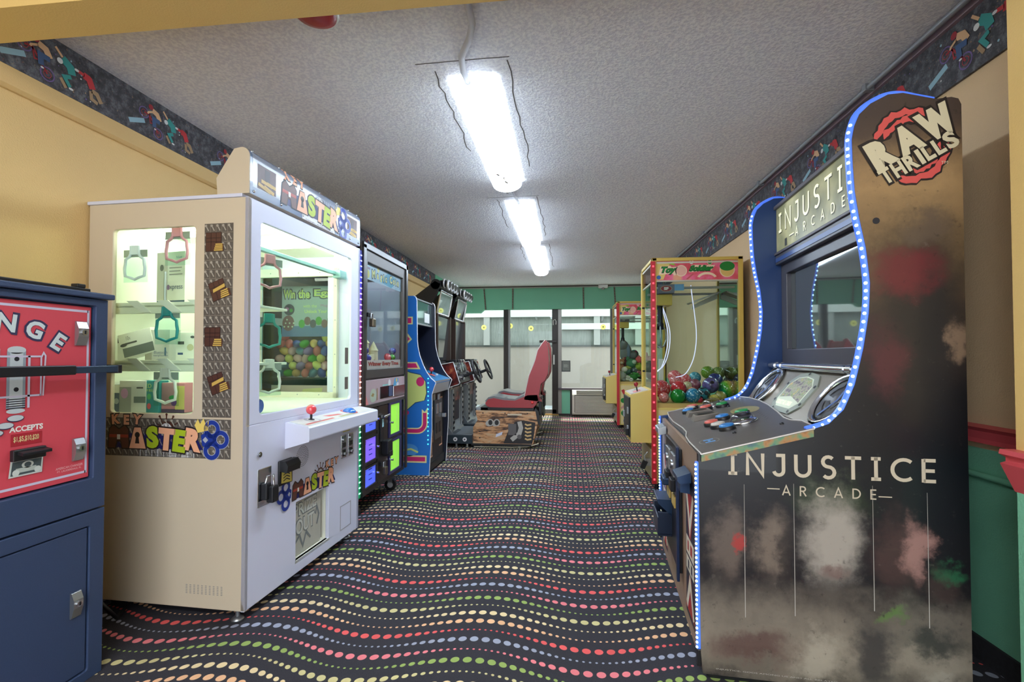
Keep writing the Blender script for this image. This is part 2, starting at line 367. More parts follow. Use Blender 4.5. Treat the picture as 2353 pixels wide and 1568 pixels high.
def rider(F, x, y, k):
    F.at(x, y, k)
    F.stroke([(-.52, -.30), (-.1, -.12)], .11, pr['ice'], 0)                               # ramp
    for c in ((-.12, .08), (.30, -.28)): F.ring(c, .13, .025, pr['purple'], 1, n=16); F.ring(c, .07, .01, pr['red'], 1, n=12)
    F.stroke([(-.12, .08), (.02, .1), (.16, -.08), (.30, -.28)], .04, pr['bikered'], 1); F.stroke([(.02, .1), (.06, -.1), (.16, -.08)], .03, pr['bikered'], 1)
    F.stroke([(.12, .24), (.26, .2), (.34, .06)], .13, pr['skin'], 2); F.stroke([(.12, .2), (.0, .14), (-.02, .1)], .045, pr['skin'], 2)
    F.stroke([(.34, .03), (.16, .04), (.18, -.16)], .11, pr['jeans'], 3); F.disc((.07, .30), .07, pr['bikered'], 3, n=10); F.disc((.20, -.2), .035, pr['white'], 3, .02, 8)
    # skater in teal
    F.stroke([(.58, .22), (.74, .12), (.78, -.02)], .17, pr['teal'], 2); F.stroke([(.58, .24), (.44, .38)], .05, pr['skin'], 2); F.disc((.53, .14), .06, pr['white'], 3, n=10)
    F.stroke([(.76, -.08), (.62, -.14), (.74, -.3)], .08, pr['teal'], 3); F.stroke([(.55, -.2), (.66, -.36)], .07, pr['tan'], 2); F.disc((.76, -.33), .05, pr['white'], 3, .025, 8)
    # skater in a red jersey
    F.stroke([(1.02, .12), (1.14, .1), (1.22, -.08)], .15, pr['red'], 2); F.stroke([(1.04, .12), (.9, .14)], .07, pr['red'], 2); F.disc((.87, .14), .05, pr['white'], 3, .03, 8)
    F.stroke([(1.2, -.12), (1.32, -.14), (1.42, -.3)], .10, pr['tan'], 2); F.stroke([(1.18, -.14), (1.2, -.3), (1.34, -.34)], .08, pr['tan'], 2); F.disc((1.2, .2), .05, pr['dark'], 3, n=10)
    for i in range(10): F.disc((-.5+RND.random()*1.9, -.42+RND.random()*.84), .012+.012*RND.random(), pr[RND.choice(['white', 'ice', 'tan', 'purple'])], 0, n=6)
    F.at()
bl = struct(MB().box((XL, 1.52, 2.295), (XL+.02, 7.76, H)).build('trim_3', m_bord))
struct(MB().box((XL, 1.52, 2.225), (XL+.018, 7.76, 2.2945)).prism([(XL, 2.205), (XL+.012, 2.205), (XL+.03, 2.216), (XL+.03, 2.2245), (XL, 2.2245)], 'y', 1.52, 7.76).build('trim_4', m_yel))
F = Flat((XL+.02, 0, 2.40), (0, 1, 0), (0, 0, 1)); rider(F, 0, 0, .21)
o = F.build('printed_figures', bl); o['kind'] = 'stuff'; fm = o.data; o.location = (0, 1.70-.0, 0)
for i in range(1, 11): c = o.copy(); COL.objects.link(c); c.location = (0, 1.70+.553*i, 0)
br = struct(MB().box((XR-.012, 1.52, 2.24), (XR, YB-.1, 2.475)).build('trim_5', m_bord))
F = Flat((XR-.012, 0, 2.365), (0, -1, 0), (0, 0, 1)); rider(F, 0, 0, .23)
o = F.build('printed_figures', br); o['kind'] = 'stuff'; o.location = (0, 2.10, 0)
for i in range(1, 12): c = o.copy(); COL.objects.link(c); c.location = (0, 2.10+.553*i, 0)
# raceway and conduit in the right ceiling corner
m_pvc = mat('grey_conduit', (150, 154, 160), .4, .2)
struct(box('trim_6', (XR-.03, 1.52, 2.475), (XR, YB-.1, H), mat('raceway_mauve', (156, 136, 146), .6)))
cd = tag(MB().cyl((1.50, 1.52, 2.492), (1.50, 8.9, 2.492), .0125).build('conduit', m_pvc), 'long grey conduit running along the ceiling corner above the dark wallpaper border', 'conduit')
for y in (2.56, 3.9, 5.4, 7): MB().box((1.48, y-.015, 2.475), (1.526, y+.015, 2.512)).build('clamp', m_pvc, cd, .004)
tag(MB().tube([(XR-.012, 1.53, .70), (XR-.012, 4, .70)], .012).build('pipe', m_green), 'thin green painted pipe along the green wall under the red chair rail', 'pipe')

# ------------------------------------------------------------------ far wall: valance, windows, door
m_gv = mat('valance_green', (124, 196, 162), .6, noise=.05, nscale=3)
m_bronze = mat('bronze_frame', (58, 52, 48), .45, .3)
m_bronze2 = mat('bronze_light', (92, 76, 56), .45, .3)
m_glass = glass('window_glass', (232, 238, 234), .8)
struct(MB().prism([(-2.2, 2.0), (-1.72, 2.0), (-1.70, 2.0), (-1.63, 2.06), (XR, 2.06), (XR, H), (-2.2, H)], 'y', YB-.1, YB+.05).build('wall_back', m_gv))
struct(MB().box((XL, YB-.115, 2.485), (XR, YB-.1, H), 0).box((XL, YB-.125, 2.47), (XR, YB-.1, 2.487), 1).build('trim_7', [mat('dark_line', (70, 60, 56), .6), mat('pale_strip', (170, 176, 166), .6)]))
m_rope = mat('rope_brown', (84, 62, 54), .6); m_bead = mat('bead_pale', (206, 190, 172), .4)
for k, (xt, xb) in enumerate(((-1.62, -1.585), (-1.046, -1.05), (.318, .325), (.905, .93))):
    p0 = Vector((xt, YB-.105, 2.47)); p1 = Vector((xb, YB-.105, 2.06))
    t = thing('rope_light', ['brown beaded rope light hanging at a slant on the green valance', 'brown beaded rope light over the bronze mullion beside the glass door', 'brown beaded rope light on the green valance between the glass door and white sensor', 'brown beaded rope light on the green valance just above the far crane machine'][k], 'rope light', p1, group='rope lights on the green valance')
    MB().tube([p0-p1, Vector((0, 0, 0))], .013, 8).build('cable', m_rope, t)
    b = MB()
    for i in range(13): q = (p0-p1)*(i+.5)/13; b.ball((q.x, q.y-.012, q.z), .0075, 8, 5)
    b.build('bead', m_bead, t, stuff=True)
def post(x0, x1, z0, z1, y0=YB-.03, y1=YB+.06): return MB().box((x0, y0, z0), (x1, y1, z1))
# corner window (left bay), between the corner post and the mullion
w1 = struct(box('window_1', (-2.115, YB, .10), (-1.235, YB+.008, 2.06), m_glass))
post(-2.16, -2.09, 0, 2.06).build('frame', m_bronze2, w1, .004); post(-1.24, -1.185, 0, 2.06).build('frame', m_bronze, w1, .004)
post(-1.185, -1.15, 0, 2.06, YB-.05).build('frame', m_bronze, w1, .004); post(-2.12, -1.2, 0, .10).build('frame', m_bronze, w1, .004)
# glass door
d1 = struct(box('door_1', (-1.12, YB+.01, .10), (-.28, YB+.018, 2.06), m_glass))
post(-1.15, -1.11, 0, 2.06).build('stile', mat('alu_grey', (150, 150, 148), .4, .5), d1, .004)
post(-.285, -.17, 0, 2.06).build('stile', m_bronze, d1, .004); post(-1.15, -.2, .03, .11).build('rail', mat('rail_grey', (128, 130, 132), .4, .5), d1, .004)
MB().box((-.53, YB-.09, 1.405), (-.2, YB-.05, 1.455)).box((-.5, YB-.06, 1.41), (-.46, YB+.01, 1.45)).box((-.24, YB-.06, 1.41), (-.2, YB+.01, 1.45)).build('push_bar', m_bronze, d1, .006)
MB().box((-.262, YB-.06, .98), (-.235, YB-.03, 1.17)).build('handle', mat('handle_white', (225, 225, 220), .3), d1, .006)
MB().tube([(-.262, YB-.045, 1.75), (-.262, YB-.045, 1.84), (-.225, YB-.045, 1.86), (-.205, YB-.045, 1.82), (-.21, YB-.045, 1.76)], .008).build('hook', mat('handle_white'), d1)
struct(MB().box((-2.1, YB-.1, 0), (-.16, YB+.06, .02)).build('trim_8', mat('threshold_brass', (196, 152, 84), .4, .5)))
# picture window over the air conditioner
w2 = struct(box('window_2', (-.10, YB, .52), (XR, YB+.008, 2.06), m_glass))
post(-.17, -.10, 0, 2.06).build('frame', mat('bronze_pale', (150, 146, 140), .4, .4), w2, .004)
MB().box((-.17, YB-.09, .49), (XR, YB+.06, .53)).build('sill', mat('sill_dark', (88, 78, 84), .4), w2, .004)
post(.835, .885, .52, 2.06).build('frame', mat('post_grey', (118, 118, 116), .4, .3), w2, .004)
MB().box((-.10, YB-.02, .84), (.07, YB-.004, 1.06)).build('notice_frame', mat('notice_dark', (84, 88, 86), .5), w2, .004)
F = Flat((0, YB-.021, 0), (1, 0, 0), (0, 0, 1)); F.rect(-.085, .86, .055, 1.045, mat('notice_grey', (128, 132, 126), .6))
for i in range(4): F.rect(-.06, .93+i*.015, .03-.02*(i % 2), .936+i*.015, mat('notice_ink', (196, 198, 190), .6), 1)
F.build('notice', w2)
m_stk = mat('sticker_yellow', (248, 246, 196), .6); _nt = m_stk.node_tree; _tr = _nt.nodes.new('ShaderNodeBsdfTranslucent'); _tr.inputs[0].default_value = lin((250, 248, 190))+(1,); _mx = _nt.nodes.new('ShaderNodeMixShader'); _mx.inputs[0].default_value = .6
_nt.links.new(_nt.nodes['Principled BSDF'].outputs[0], _mx.inputs[1]); _nt.links.new(_tr.outputs[0], _mx.inputs[2]); _nt.links.new(_mx.outputs[0], _nt.nodes['Material Output'].inputs[0])
for x, z, w in ((-1.64, 1.715, w1), (-.70, 1.69, d1), (.70, 1.71, w2), (.965, 1.70, w2), (-1.11, 1.74, d1)):
    MB().cyl((x, YB-.004, z), (x, YB-.001, z), .052, n=24).cyl((x, YB-.0055, z), (x, YB-.004, z), .018, n=8, mi=1).build('sticker', [m_stk, mat('sticker_ink', (206, 200, 130), .6)], w)
struct(MB().box((-.10, YB-.03, 0), (.06, YB+.05, .49)).box((.06, YB-.05, 0), (.10, YB+.05, .49), 1).box((.10, YB, 0), (XR, YB+.05, .49), 1).box((-.17, YB-.04, 0), (XR, YB-.03, .03), 1).build('wall_back_panel', [m_gv, m_bronze]))
# side glazing of the bay
w3 = struct(box('window_3', (XL, 7.84, .10), (XL+.008, 9.36, 2.06), glass('window_glass')))
for a, b in ((7.78, 7.86), (8.22, 8.30), (9.33, 9.40)): MB().box((XL-.05, a, 0), (XL+.04, b, 2.06)).build('frame', m_bronze, w3, .004)
struct(MB().box((XL-.06, 7.78, 2.06), (XL+.02, YB, H)).build('wall_bay', m_gv))
# ------------------------------------------------------------------ covered walkway outside the glass
m_ow = mat('outside_wall', (186, 172, 164), .9, noise=.06, nscale=6)
m_os = mat('outside_screen', (150, 152, 150), .9)
g = NG(m_os); vec, gx, gy, gz = g.xyz()
mp = g.n('ShaderNodeMapping'); mp.inputs['Scale'].default_value = (14, 14, 1.2); g.put(mp.inputs[0], vec)
g.base(g.mix(g.noise(mp.outputs[0], 4, 5, .7), (104, 108, 106), (190, 192, 188)))
m_ob = mat('outside_beam', (236, 236, 232), .8)
struct(MB().box((-6, YB+.06, -.06), (5, 12.4, -.01)).box((-6, 5, -.06), (XL-.12, YB+.06, -.01)).build('ground_outside', mat('outside_floor', (214, 220, 226), .8, noise=.15, nscale=20)))
ow = struct(MB().box((-6, 11.2, -.05), (5, 11.3, 1.36)).box((-3.9, 7, -.05), (-3.8, 11.2, 1.36)).build('wall_outside', m_ow))
struct(MB().box((-6, 11.17, 1.36), (5, 11.3, 1.40)).box((-3.9, 7, 1.36), (-3.77, 11.2, 1.40)).build('trim_9', mat('outside_cap', (84, 86, 84), .6)))
struct(MB().box((-6, 11.24, 1.40), (5, 11.3, 2.7)).box((-3.9, 7, 1.4), (-3.84, 11.2, 2.7)).build('wall_outside_screen', m_os))
for k, (x0, x1, z0, z1) in enumerate(((-6, 5, 2.06, 2.32), (-.12, 1.05, 1.76, 1.90), (1.12, 2.6, 1.76, 1.90))): struct(box('trim_1%d' % k, (x0, 11.12, z0), (x1, 11.2, z1), m_ob))
for k, x in enumerate((-1.95, .62, 1.55)): struct(box('trim_2%d' % k, (x, 11.14, 1.4), (x+.14, 11.23, 2.2), mat('outside_pale', (186, 184, 182), .8)))
for k, (a, b) in enumerate((((-.78, 11.15, 2.3), (-.70, 11.15, 1.98)), ((.86, 11.15, 2.3), (.80, 11.15, 1.95)))): struct(MB().tube([a, b], .03).build('trim_3%d' % k, mat('outside_strut', (120, 122, 120), .6)))
struct(MB().box((-3.84, 9.9, 0), (-3.7, 10.0, 2.3)).build('trim_34', mat('teal_post', (60, 92, 100), .5)))

# ------------------------------------------------------------------ ceiling lamps, conduit, alarm, sensor
m_lamp = mat('lamp_diffuser', (250, 250, 246), .4, emit=12.5, ec=(222, 238, 255))
g = NG(m_lamp); vec, gx, gy, gz = g.xyz()
g.put(g.b.inputs['Emission Strength'], g.m('ADD', .9, g.m('MULTIPLY', 21.0, g.m('POWER', g.sstep(gz, -.035, -.102), 1.2))))
m_white = mat('white_plastic', (232, 232, 228), .4)
for k, (x, y0, y1) in enumerate(((-.452, 2.27, 3.67), (-.412, 4.15, 5.63), (-.395, 5.92, 7.56))):
    t = thing('ceiling_light', ['white fluorescent wrap light closest to the yellow beam, with a rubbed smudge on its lens', 'middle one of the three white fluorescent ceiling lights in a line', 'fluorescent ceiling light closest to the green valance, last of the row'][k], 'ceiling light', (x, (y0+y1)/2, H), group='wrap lights down the ceiling')
    l = (y1-y0)/2; w = .115
    MB().box((-w+.01, -l+.02, -.02), (w-.01, l-.02, 0)).build('housing', m_white, t)
    b = MB(); nx = 12; rows = [(-l, .35), (-l+.015, .8), (-l+.05, 1), (l-.05, 1), (l-.015, .8), (l, .35)]; vs = []
    for yy, kk in rows:
        for i in range(nx+1): a = PI*i/nx; vs.append((-w*math.cos(a)*(.9+.1*kk), yy, -.014-.090*kk*math.sin(a)**.7))
    b.add(vs, [(r*(nx+1)+i, r*(nx+1)+i+1, (r+1)*(nx+1)+i+1, (r+1)*(nx+1)+i) for r in range(5) for i in range(nx)], 0, True)
    b.add(vs, [tuple(range(nx+1)), tuple(range(5*(nx+1), 6*(nx+1)))[::-1]]); b.build('diffuser', m_lamp, t)
    MB().cyl((0, l-.03, -.104), (0, l-.03, -.09), .01, n=10).build('screw', mat('screw_dark', (60, 56, 50), .4, .6), t)
    if k == 0:
        F = Flat((0, 0, -.1025), (1, 0, 0), (0, -1, 0)); F.stroke([(-.03, -.28), (.01, -.35), (.0, -.4), (.03, -.47)], .02, mat('smudge', (206, 204, 196), .7)); F.stroke([(-.03, -.33), (.02, -.38)], .012, mat('smudge2', (150, 140, 124), .7), 1); F.build('smudge', t)
m_cond = mat('conduit_paint', (196, 196, 204), .6, bump=.2)
tag(MB().tube([(-.30, 1.5, 2.49), (-0.371, 1.762, 2.487), (-0.375, 1.87, 2.487), (-0.406, 1.959, 2.487), (-0.465, 2.071, 2.487), (-0.48, 2.185, 2.487), (-0.475, 2.314, 2.487)], .0145, 10).build('conduit', m_cond), 'painted flexible conduit snaking over the ceiling from the yellow beam to the first lamp', 'conduit')
tag(MB().tube([(-.445, 3.66, 2.49), (-.415, 4.16, 2.49)], .012).build('conduit', m_cond), 'straight conduit between the first and middle ceiling lamps', 'conduit')
tag(MB().tube([(-.412, 5.62, 2.49), (-.397, 5.93, 2.49)], .012).build('conduit', m_cond), 'short conduit between the middle and last ceiling lamps', 'conduit')
t = thing('fire_alarm', 'round red alarm with white edge on the ceiling behind the yellow beam', 'alarm', (-.985, 1.765, H))
MB().lathe([(0, -.012), (.085, -.012), (.09, 0)], (0, 0, 0), n=28).build('rim', m_white, t)
MB().lathe([(0, -.028), (.05, -.025), (.08, -.013), (.08, -.010)], (0, 0, 0), n=28).build('cover', mat('alarm_red', (168, 40, 44), .35), t)
t = thing('motion_sensor', 'small white sensor fixed at the ceiling line over the green valance', 'sensor', (.69, YB-.125, 2.47))
MB().box((-.09, -.07, -.03), (.09, 0, .035)).build('body', m_white, t, .012); MB().ball((0, -.04, -.03), (.035, .035, .03), 12, 8).build('lens', mat('lens_grey', (150, 150, 150), .3), t)
# wall air conditioner
t = thing('air_conditioner', 'white slatted wall air conditioner under the big window sill', 'air conditioner', (.10, YB-.03, .025))
MB().prism([(0, 0), (-.17, .0), (-.19, .03), (-.19, .38), (-.11, .47), (0, .47)], 'x', 0, 1.06).build('case', mat('ac_white', (214, 206, 192), .45), t, .01)
MB().box((.04, -.1925, .05), (1.02, -.186, .38)).build('grille_shade', mat('ac_gap_shade', (92, 88, 80), .6), t)  # dark sheet behind the louvers; shade of the gaps put into colour
for i in range(13): MB().box((.05, -.202, .06+i*.024), (1.0, -.186, .073+i*.024)).build('louver', mat('ac_louver', (226, 220, 206), .45), t, .002)
for i in range(5): MB().box((.08, -.185+i*.016-.004, .395+i*.0155), (1.0, -.175+i*.016-.004, .403+i*.0155)).build('vent_bar', mat('ac_vent', (120, 114, 104), .5), t)
# ================================================================== CHANGE MACHINE
chrome = mat('chrome', (214, 218, 222), .16, 1.0)
steel = mat('brushed_steel', (176, 180, 184), .34, .9)
black = mat('black_plastic', (26, 27, 30), .4)
blackm = mat('black_metal', (34, 35, 39), .38, .3)
white_ink = mat('white_ink', (236, 236, 230), .5)
dark_ink = mat('dark_ink', (30, 30, 38), .5)
m_navy = mat('navy_powder', (56, 74, 108), .48, .15, noise=.10, nscale=240, bump=.15, bscale=500)
m_redp = mat('red_print', (214, 76, 90), .45)
def lockplate(t, x, y0, y1, z0, z1, name='lock'):
    zc = (z0+z1)/2; yc = (y0+y1)/2
    p = MB().prism([(x, z0), (x+.006, z0), (x+.016, zc-.01), (x+.016, zc+.018), (x+.006, z1), (x, z1)], 'y', y0, y1).build(name, steel, t, .002, label='silver hasp plate with round key cylinder')
    MB().cyl((x+.014, yc, zc+.004), (x+.021, yc, zc+.004), .010, n=16).build('key_cylinder', chrome, p)
    MB().box((x+.0205, yc-.002, zc-.002), (x+.0215, yc+.004, zc+.010)).build('keyhole', black, p)
T = thing('change_machine', 'navy blue bill change machine with a red front panel and locking bar', 'change machine', (-1.692, 1.593, 0))
Wd = -.71
f = lambda u, v, d: (-d, u, v)
MB().box((-.49, Wd, 0), (-.02, 0, .594)).build('lower_cabinet', m_navy, T, .004)
MB().holed((Wd, 0, 0, .594), (Wd+.054, .035, -.054, .544), .008, f, .02).build('lower_frame', m_navy, T, .003)
d = MB().box((-.02, Wd+.058, .039), (-.004, -.058, .540)).build('lower_door', m_navy, T, .004)
lockplate(d, -.004, -.116, -.083, .245, .332)
MB().box((-.49, Wd, .60), (-.03, 0, 1.355)).build('upper_cabinet', m_navy, T, .004)
MB().holed((Wd, .60, 0, 1.355), (Wd+.045, .712, -.045, 1.330), .006, f, .03).build('upper_frame', m_navy, T, .003)
MB().box((-.50, Wd-.01, 1.357), (.017, .012, 1.377)).build('lid', m_navy, T, .004)
MB().box((-.49, Wd+.01, 1.377), (-.06, -.012, 1.398)).build('rear_ledge', blackm, T, .003)
MB().box((-.09, -.06, 1.398), (-.06, -.03, 1.412)).build('hinge', black, T, .003)
d = MB().box((-.03, Wd+.05, .717), (-.014, -.05, 1.325)).build('door', m_redp, T, .002, label='red printed door of the change machine')
F = Flat((-.014, 0, 0), (0, 1, 0), (0, 0, 1))
lav = mat('lavender_line', (206, 202, 222), .5)
for a, b_ in (((Wd+.065, .738), (-.062, .738)), ((Wd+.065, 1.308), (-.062, 1.308))): F.stroke([a, b_], .008, lav)
for y in (Wd+.065, -.062): F.stroke([(y, .734), (y, 1.312)], .008, lav)
for k, ch in enumerate('CHANGE'):
    a = (k-2.5)*13.0; y = -.355+.36*math.sin(R(a)); z = .895+.36*math.cos(R(a))+(.0 if abs(k-2.5) < 2 else -.002)
    F.text(ch, y, z, .070, mat('letter_edge', (52, 48, 84), .5), 1, bold=.07, rot=-a*1.0); F.text(ch, y, z, .056, mat('letter_pale', (206, 220, 222), .5), 2, bold=.035, rot=-a*1.0)
pale = mat('coin_pale', (196, 206, 210), .5); pale2 = mat('coin_grey', (150, 164, 176), .5)
for yc in (-.285, -.355, -.425):
    F.rect(yc-.026, .985, yc+.026, 1.165, pale2, 1); F.disc((yc, 1.168), .026, pale, 2, .012); F.rect(yc-.018, .99, yc+.018, 1.16, pale, 2)
    for z in (1.14, 1.045): F.disc((yc, z), .007, dark_ink, 3)
    for i in range(5): F.rect(yc-.026, .985+i*.007, yc+.026, .988+i*.007, dark_ink, 3)
    F.disc((yc, .978), .026, pale, 3, .008)
for z in (1.145, 1.02): F.rect(-.46, z, -.215, z+.006, lav, 3)
F.stroke([(-.215, 1.02), (-.215, 1.145), (-.208, 1.16), (-.202, 1.15), (-.208, 1.02)], .005, lav, 3)
F.stroke([(-.25, .985), (-.25, 1.15)], .007, lav, 3)
for k in range(4): F.disc((-.285-k*.028, .955-k*.02), .024, mat('letter_edge'), 3+k*2, .011); F.disc((-.285-k*.028, .956-k*.02), .022, pale, 4+k*2, .009)
F.text('ACCEPTS', -.253, .921, .018, white_ink, 1, w=.096, bold=.04)
F.rect(-.296, .868, -.208, .906, mat('red_window', (176, 44, 56), .3), 1); F.text('$1,$5,$10,$20', -.253, .888, .019, mat('led_yellow', (226, 210, 150), .5), 2, w=.072, bold=.02)
F.text('AMERICAN CHANGER', -.118, .768, .008, mat('pale_pink', (240, 196, 200), .5), 1, w=.09); F.text('FT. LAUDERDALE, FL', -.118, .757, .007, mat('pale_pink'), 1, w=.08)
F.build('printed_panel', d)
b = MB().box((-.014, -.298, .822), (.002, -.204, .858)).build('bill_slot', black, d, .003)
MB().prism([(-.014, .845), (.022, .838), (.022, .848), (-.014, .856)], 'y', -.288, -.204).build('slot_lip', blackm, b, .002)
F = Flat((-.012, 0, 0), (0, 1, 0), (0, 0, 1))
F.poly([(-.302, .772), (-.207, .772), (-.204, .824), (-.297, .824)], mat('bill_edge', (206, 214, 208), .6), 1); F.poly([(-.297, .777), (-.212, .777), (-.209, .819), (-.292, .819)], mat('bill_ink', (70, 84, 88), .6), 2)
F.disc((-.25, .806), .017, mat('bill_edge'), 3, .011); F.disc((-.25, .806), .010, mat('bill_ink'), 4, .008); F.rect(-.283, .784, -.225, .798, mat('bill_mid', (180, 190, 182), .6), 3); F.disc((-.283, .785), .010, mat('bill_edge'), 4); F.disc((-.221, .785), .010, mat('bill_edge'), 4)
F.build('bill_print', d)
lockplate(d, -.014, -.108, -.072, 1.186, 1.271); lockplate(d, -.014, -.110, -.075, .784, .862)
lb = MB().box((.024, Wd-.02, 1.086), (.050, -.155, 1.118)).build('security_bar', blackm, T, .003)
MB().box((.028, -.155, 1.090), (.046, .012, 1.114)).build('bar_sleeve', mat('bar_blue', (52, 70, 92), .35, .4), lb, .002); MB().box((-.02, -.002, 1.086), (.048, .014, 1.117)).build('bar_end', blackm, lb, .002)
cd = tag(MB().tube([(-2.08, 1.75, .30), (-2.02, 1.80, .20), (-1.95, 1.84, .09), (-1.93, 1.88, .02), (-2.0, 2.0, .008)], .008).build('power_cord', black), 'black power cord curling down in the gap between the change machine and white prize cabinet', 'cord')

# ================================================================== KEY PRIZE CABINET
m_kmw = mat('cabinet_white', (214, 218, 238), .38, noise=.03, nscale=4, coat=.2)
m_kmi = mat('cabinet_inside', (236, 238, 222), .5)
m_cream = mat('cabinet_cream', (226, 222, 206), .4)
def keycab_logo(F, flip=False):
    """the printed lettering in a 1.0 x .36 box centred on 0"""
    pe = mat('logo_peach', (240, 176, 140), .4); br = mat('logo_brown', (94, 56, 46), .4); gr = mat('logo_green', (168, 190, 40), .4); out = mat('logo_outline', (40, 32, 34), .4); bl = mat('logo_blue', (34, 58, 150), .4); bld = mat('logo_navy', (30, 30, 96), .4)
    dx = .16 if flip else 0.; kx = .36 if flip else -.43
    for k, ch in enumerate('KEY'): F.text(ch, kx+k*.10, .135+(.0 if k != 1 else -.004), .10, out, 3, bold=.10, rot=(6, 0, -6)[k]); F.text(ch, kx+k*.10, .135+(.0 if k != 1 else -.004), .082, pe, 4, bold=.06, rot=(6, 0, -6)[k])
    X0 = F.tx; F.tx = (X0[0]+X0[2]*dx, X0[1], X0[2], X0[3])
    # wheel
    F.ring((.04, .055), .065, .018, br, 1, n=20)
    for i in range(7): a = R(i*30); F.stroke([(.04+.02*math.cos(a), .055+.02*math.sin(a)), (.04+.125*math.cos(a), .055+.125*math.sin(a))], .011, br, 1); F.disc((.04+.125*math.cos(a), .055+.125*math.sin(a)), .011, br, 1, n=8)
    F.disc((.04, .055), .055, mat('logo_pale', (206, 204, 204), .4), 2); F.stroke([(.02, .1), (.04, .02), (.06, .1)], .006, out, 3)
    # purple slab behind and white plate
    if not flip: F.rect(-.22, -.16, .30, -.10, mat('logo_plate', (222, 222, 222), .4), 1)
    F.poly([(-.46, -.1), (-.46, .02), (.3, .03), (.38, -.1)], bld, 2)
    if not flip: F.text('Copyright - All Rights Reserved', .05, -.14, .014, out, 2, w=.44)
    # M drawn as a chest, A as a keyhole
    M_ = [(-.50, -.10), (-.49, .05), (-.455, .085), (-.40, .05), (-.345, .085), (-.31, .05), (-.305, -.10), (-.365, -.10), (-.38, -.04), (-.42, -.04), (-.435, -.10)]
    F.stroke(M_, .02, out, 3, closed=True); F.poly([M_[i] for i in (0, 1, 2, 3, 9, 10)], br, 4); F.poly([M_[i] for i in (3, 4, 5, 6, 7, 8, 9)], br, 4); F.rect(-.49, -.015, -.31, .01, mat('logo_red', (170, 66, 50), .4), 5); F.rect(-.415, -.03, -.385, .01, mat('logo_white', (230, 230, 224), .4), 6)
    A_ = [(-.30, -.10), (-.255, .07), (-.195, .07), (-.145, -.10)]
    F.stroke(A_, .018, out, 3, closed=True); F.poly(A_, pe, 4); F.disc((-.225, .01), .024, out, 5, n=12); F.poly([(-.245, -.06), (-.235, .01), (-.215, .01), (-.205, -.06)], out, 5)
    for ch, x, y, c, r in (('S', -.085, -.005, gr, 5), ('T', .045, -.02, pe, -4), ('E', .165, -.03, gr, -6), ('R', .29, -.02, pe, -8)):
        F.text(ch, x, y, .205, out, 3, bold=.085, rot=r); F.text(ch, x, y, .18, c, 4, bold=.065, rot=r)
    if not flip: F.poly([(.30, .10), (.33, .15), (.35, .11), (.38, .155), (.40, .11), (.43, .14), (.42, .06), (.33, .04)], mat('logo_yellow', (238, 210, 110), .4), 5)
    F.tx = X0
    sx = -1 if flip else 1
    for c in ((.455*sx, .07), (.535*sx, -.01), (.455*sx, -.10)): F.ring(c, .055, .044, mat('logo_edge', (170, 176, 190), .4), 4, n=20); F.ring(c, .055, .034, bl, 5, n=20)
    F.poly([(u*sx, w_) for u, w_ in [(.36, .02), (.42, .06), (.50, -.01), (.42, -.09), (.37, -.06)]], bl, 5); F.poly([(u*sx, w_) for u, w_ in [(.40, .01), (.425, -.015), (.40, -.04), (.375, -.015)]], mat('logo_edge'), 6)
def checker(F, x0, y0, x1, y1, cw, ch, L=0):
    a = mat('key_pattern', (128, 120, 108), .4); b = mat('key_pattern_dark', (92, 86, 80), .4); kk = mat('key_pattern_key', (172, 166, 154), .4)
    F.rect(x0, y0, x1, y1, a, L); nx = max(1, round((x1-x0)/cw)); ny = max(1, round((y1-y0)/ch)); cw = (x1-x0)/nx; ch = (y1-y0)/ny
    for i in range(nx):
        for j in range(ny):
            X, Y_ = x0+i*cw, y0+j*ch; F.poly([(X+.002, Y_+ch-.002), (X+cw-.002, Y_+.002), (X+cw-.002, Y_+ch-.002)] if 0 else [(X+.0015, Y_+.0015), (X+cw-.0015, Y_+.0015), (X+cw-.0015, Y_+ch-.0015), (X+.0015, Y_+ch-.0015)], b, L+1)
            F.stroke([(X+cw*.25, Y_+ch*.78), (X+cw*.72, Y_+ch*.2)], .0045, kk, L+2); F.disc((X+cw*.26, Y_+ch*.76), .006, kk, L+2, n=8)
def chest(F, x, y, k, open_=False):
    br = mat('chest_brown', (82, 52, 44), .4); bd = mat('chest_dark', (52, 34, 32), .4); go = mat('chest_gold', (206, 172, 88), .4)
    F.at(x, y, k, 20 if open_ else 0)
    F.rect(-.5, -.5, .42, .5, bd, 3); F.rect(-.47, -.47, .39, .47, br, 4)
    for v in (-.02, .18): F.rect(-.47, v, .39, v+.04, bd, 5)
    for u in (-.2, .1): F.rect(u, -.47, u+.03, .47, bd, 5)
    if open_: F.poly([(-.35, -.05), (.4, .02), (.42, .2), (-.3, .12)], go, 6); F.rect(.3, -.5, .6, -.1, br, 4)
    else: F.rect(.3, -.5, .55, -.1, br, 5)
    for i in range(4): F.rect(.0+.03*i, -.47+.1*i, .5, -.40+.1*i, go, 7+i % 2)
    F.at()
for _n, _c in (('chest_brown', (82, 52, 44)), ('chest_dark', (52, 34, 32)), ('chest_gold', (206, 172, 88))): mat(_n, _c, .4)
m_kms = mat('cabinet_side_warm_lit', (206, 192, 168), .42, noise=.03, nscale=4)  # white side and marquee tinted darker; warm light put into the colour
K = thing('prize_key_cabinet', 'tall white prize vending cabinet with lit windows, joystick shelf and arched marquee', 'prize cabinet', (-1.376, 1.931, 0), -2.3)
D_, Ln = -.815, 1.035
sideT = lambda u, v, d: (u, d, v)
frontT = lambda u, v, d: (-d, u, v)
MB().holed((D_, .05, 0, 1.846), (-.686, .893, -.262, 1.728), .018, sideT, .02).build('side_panel', m_kms, K, .003)
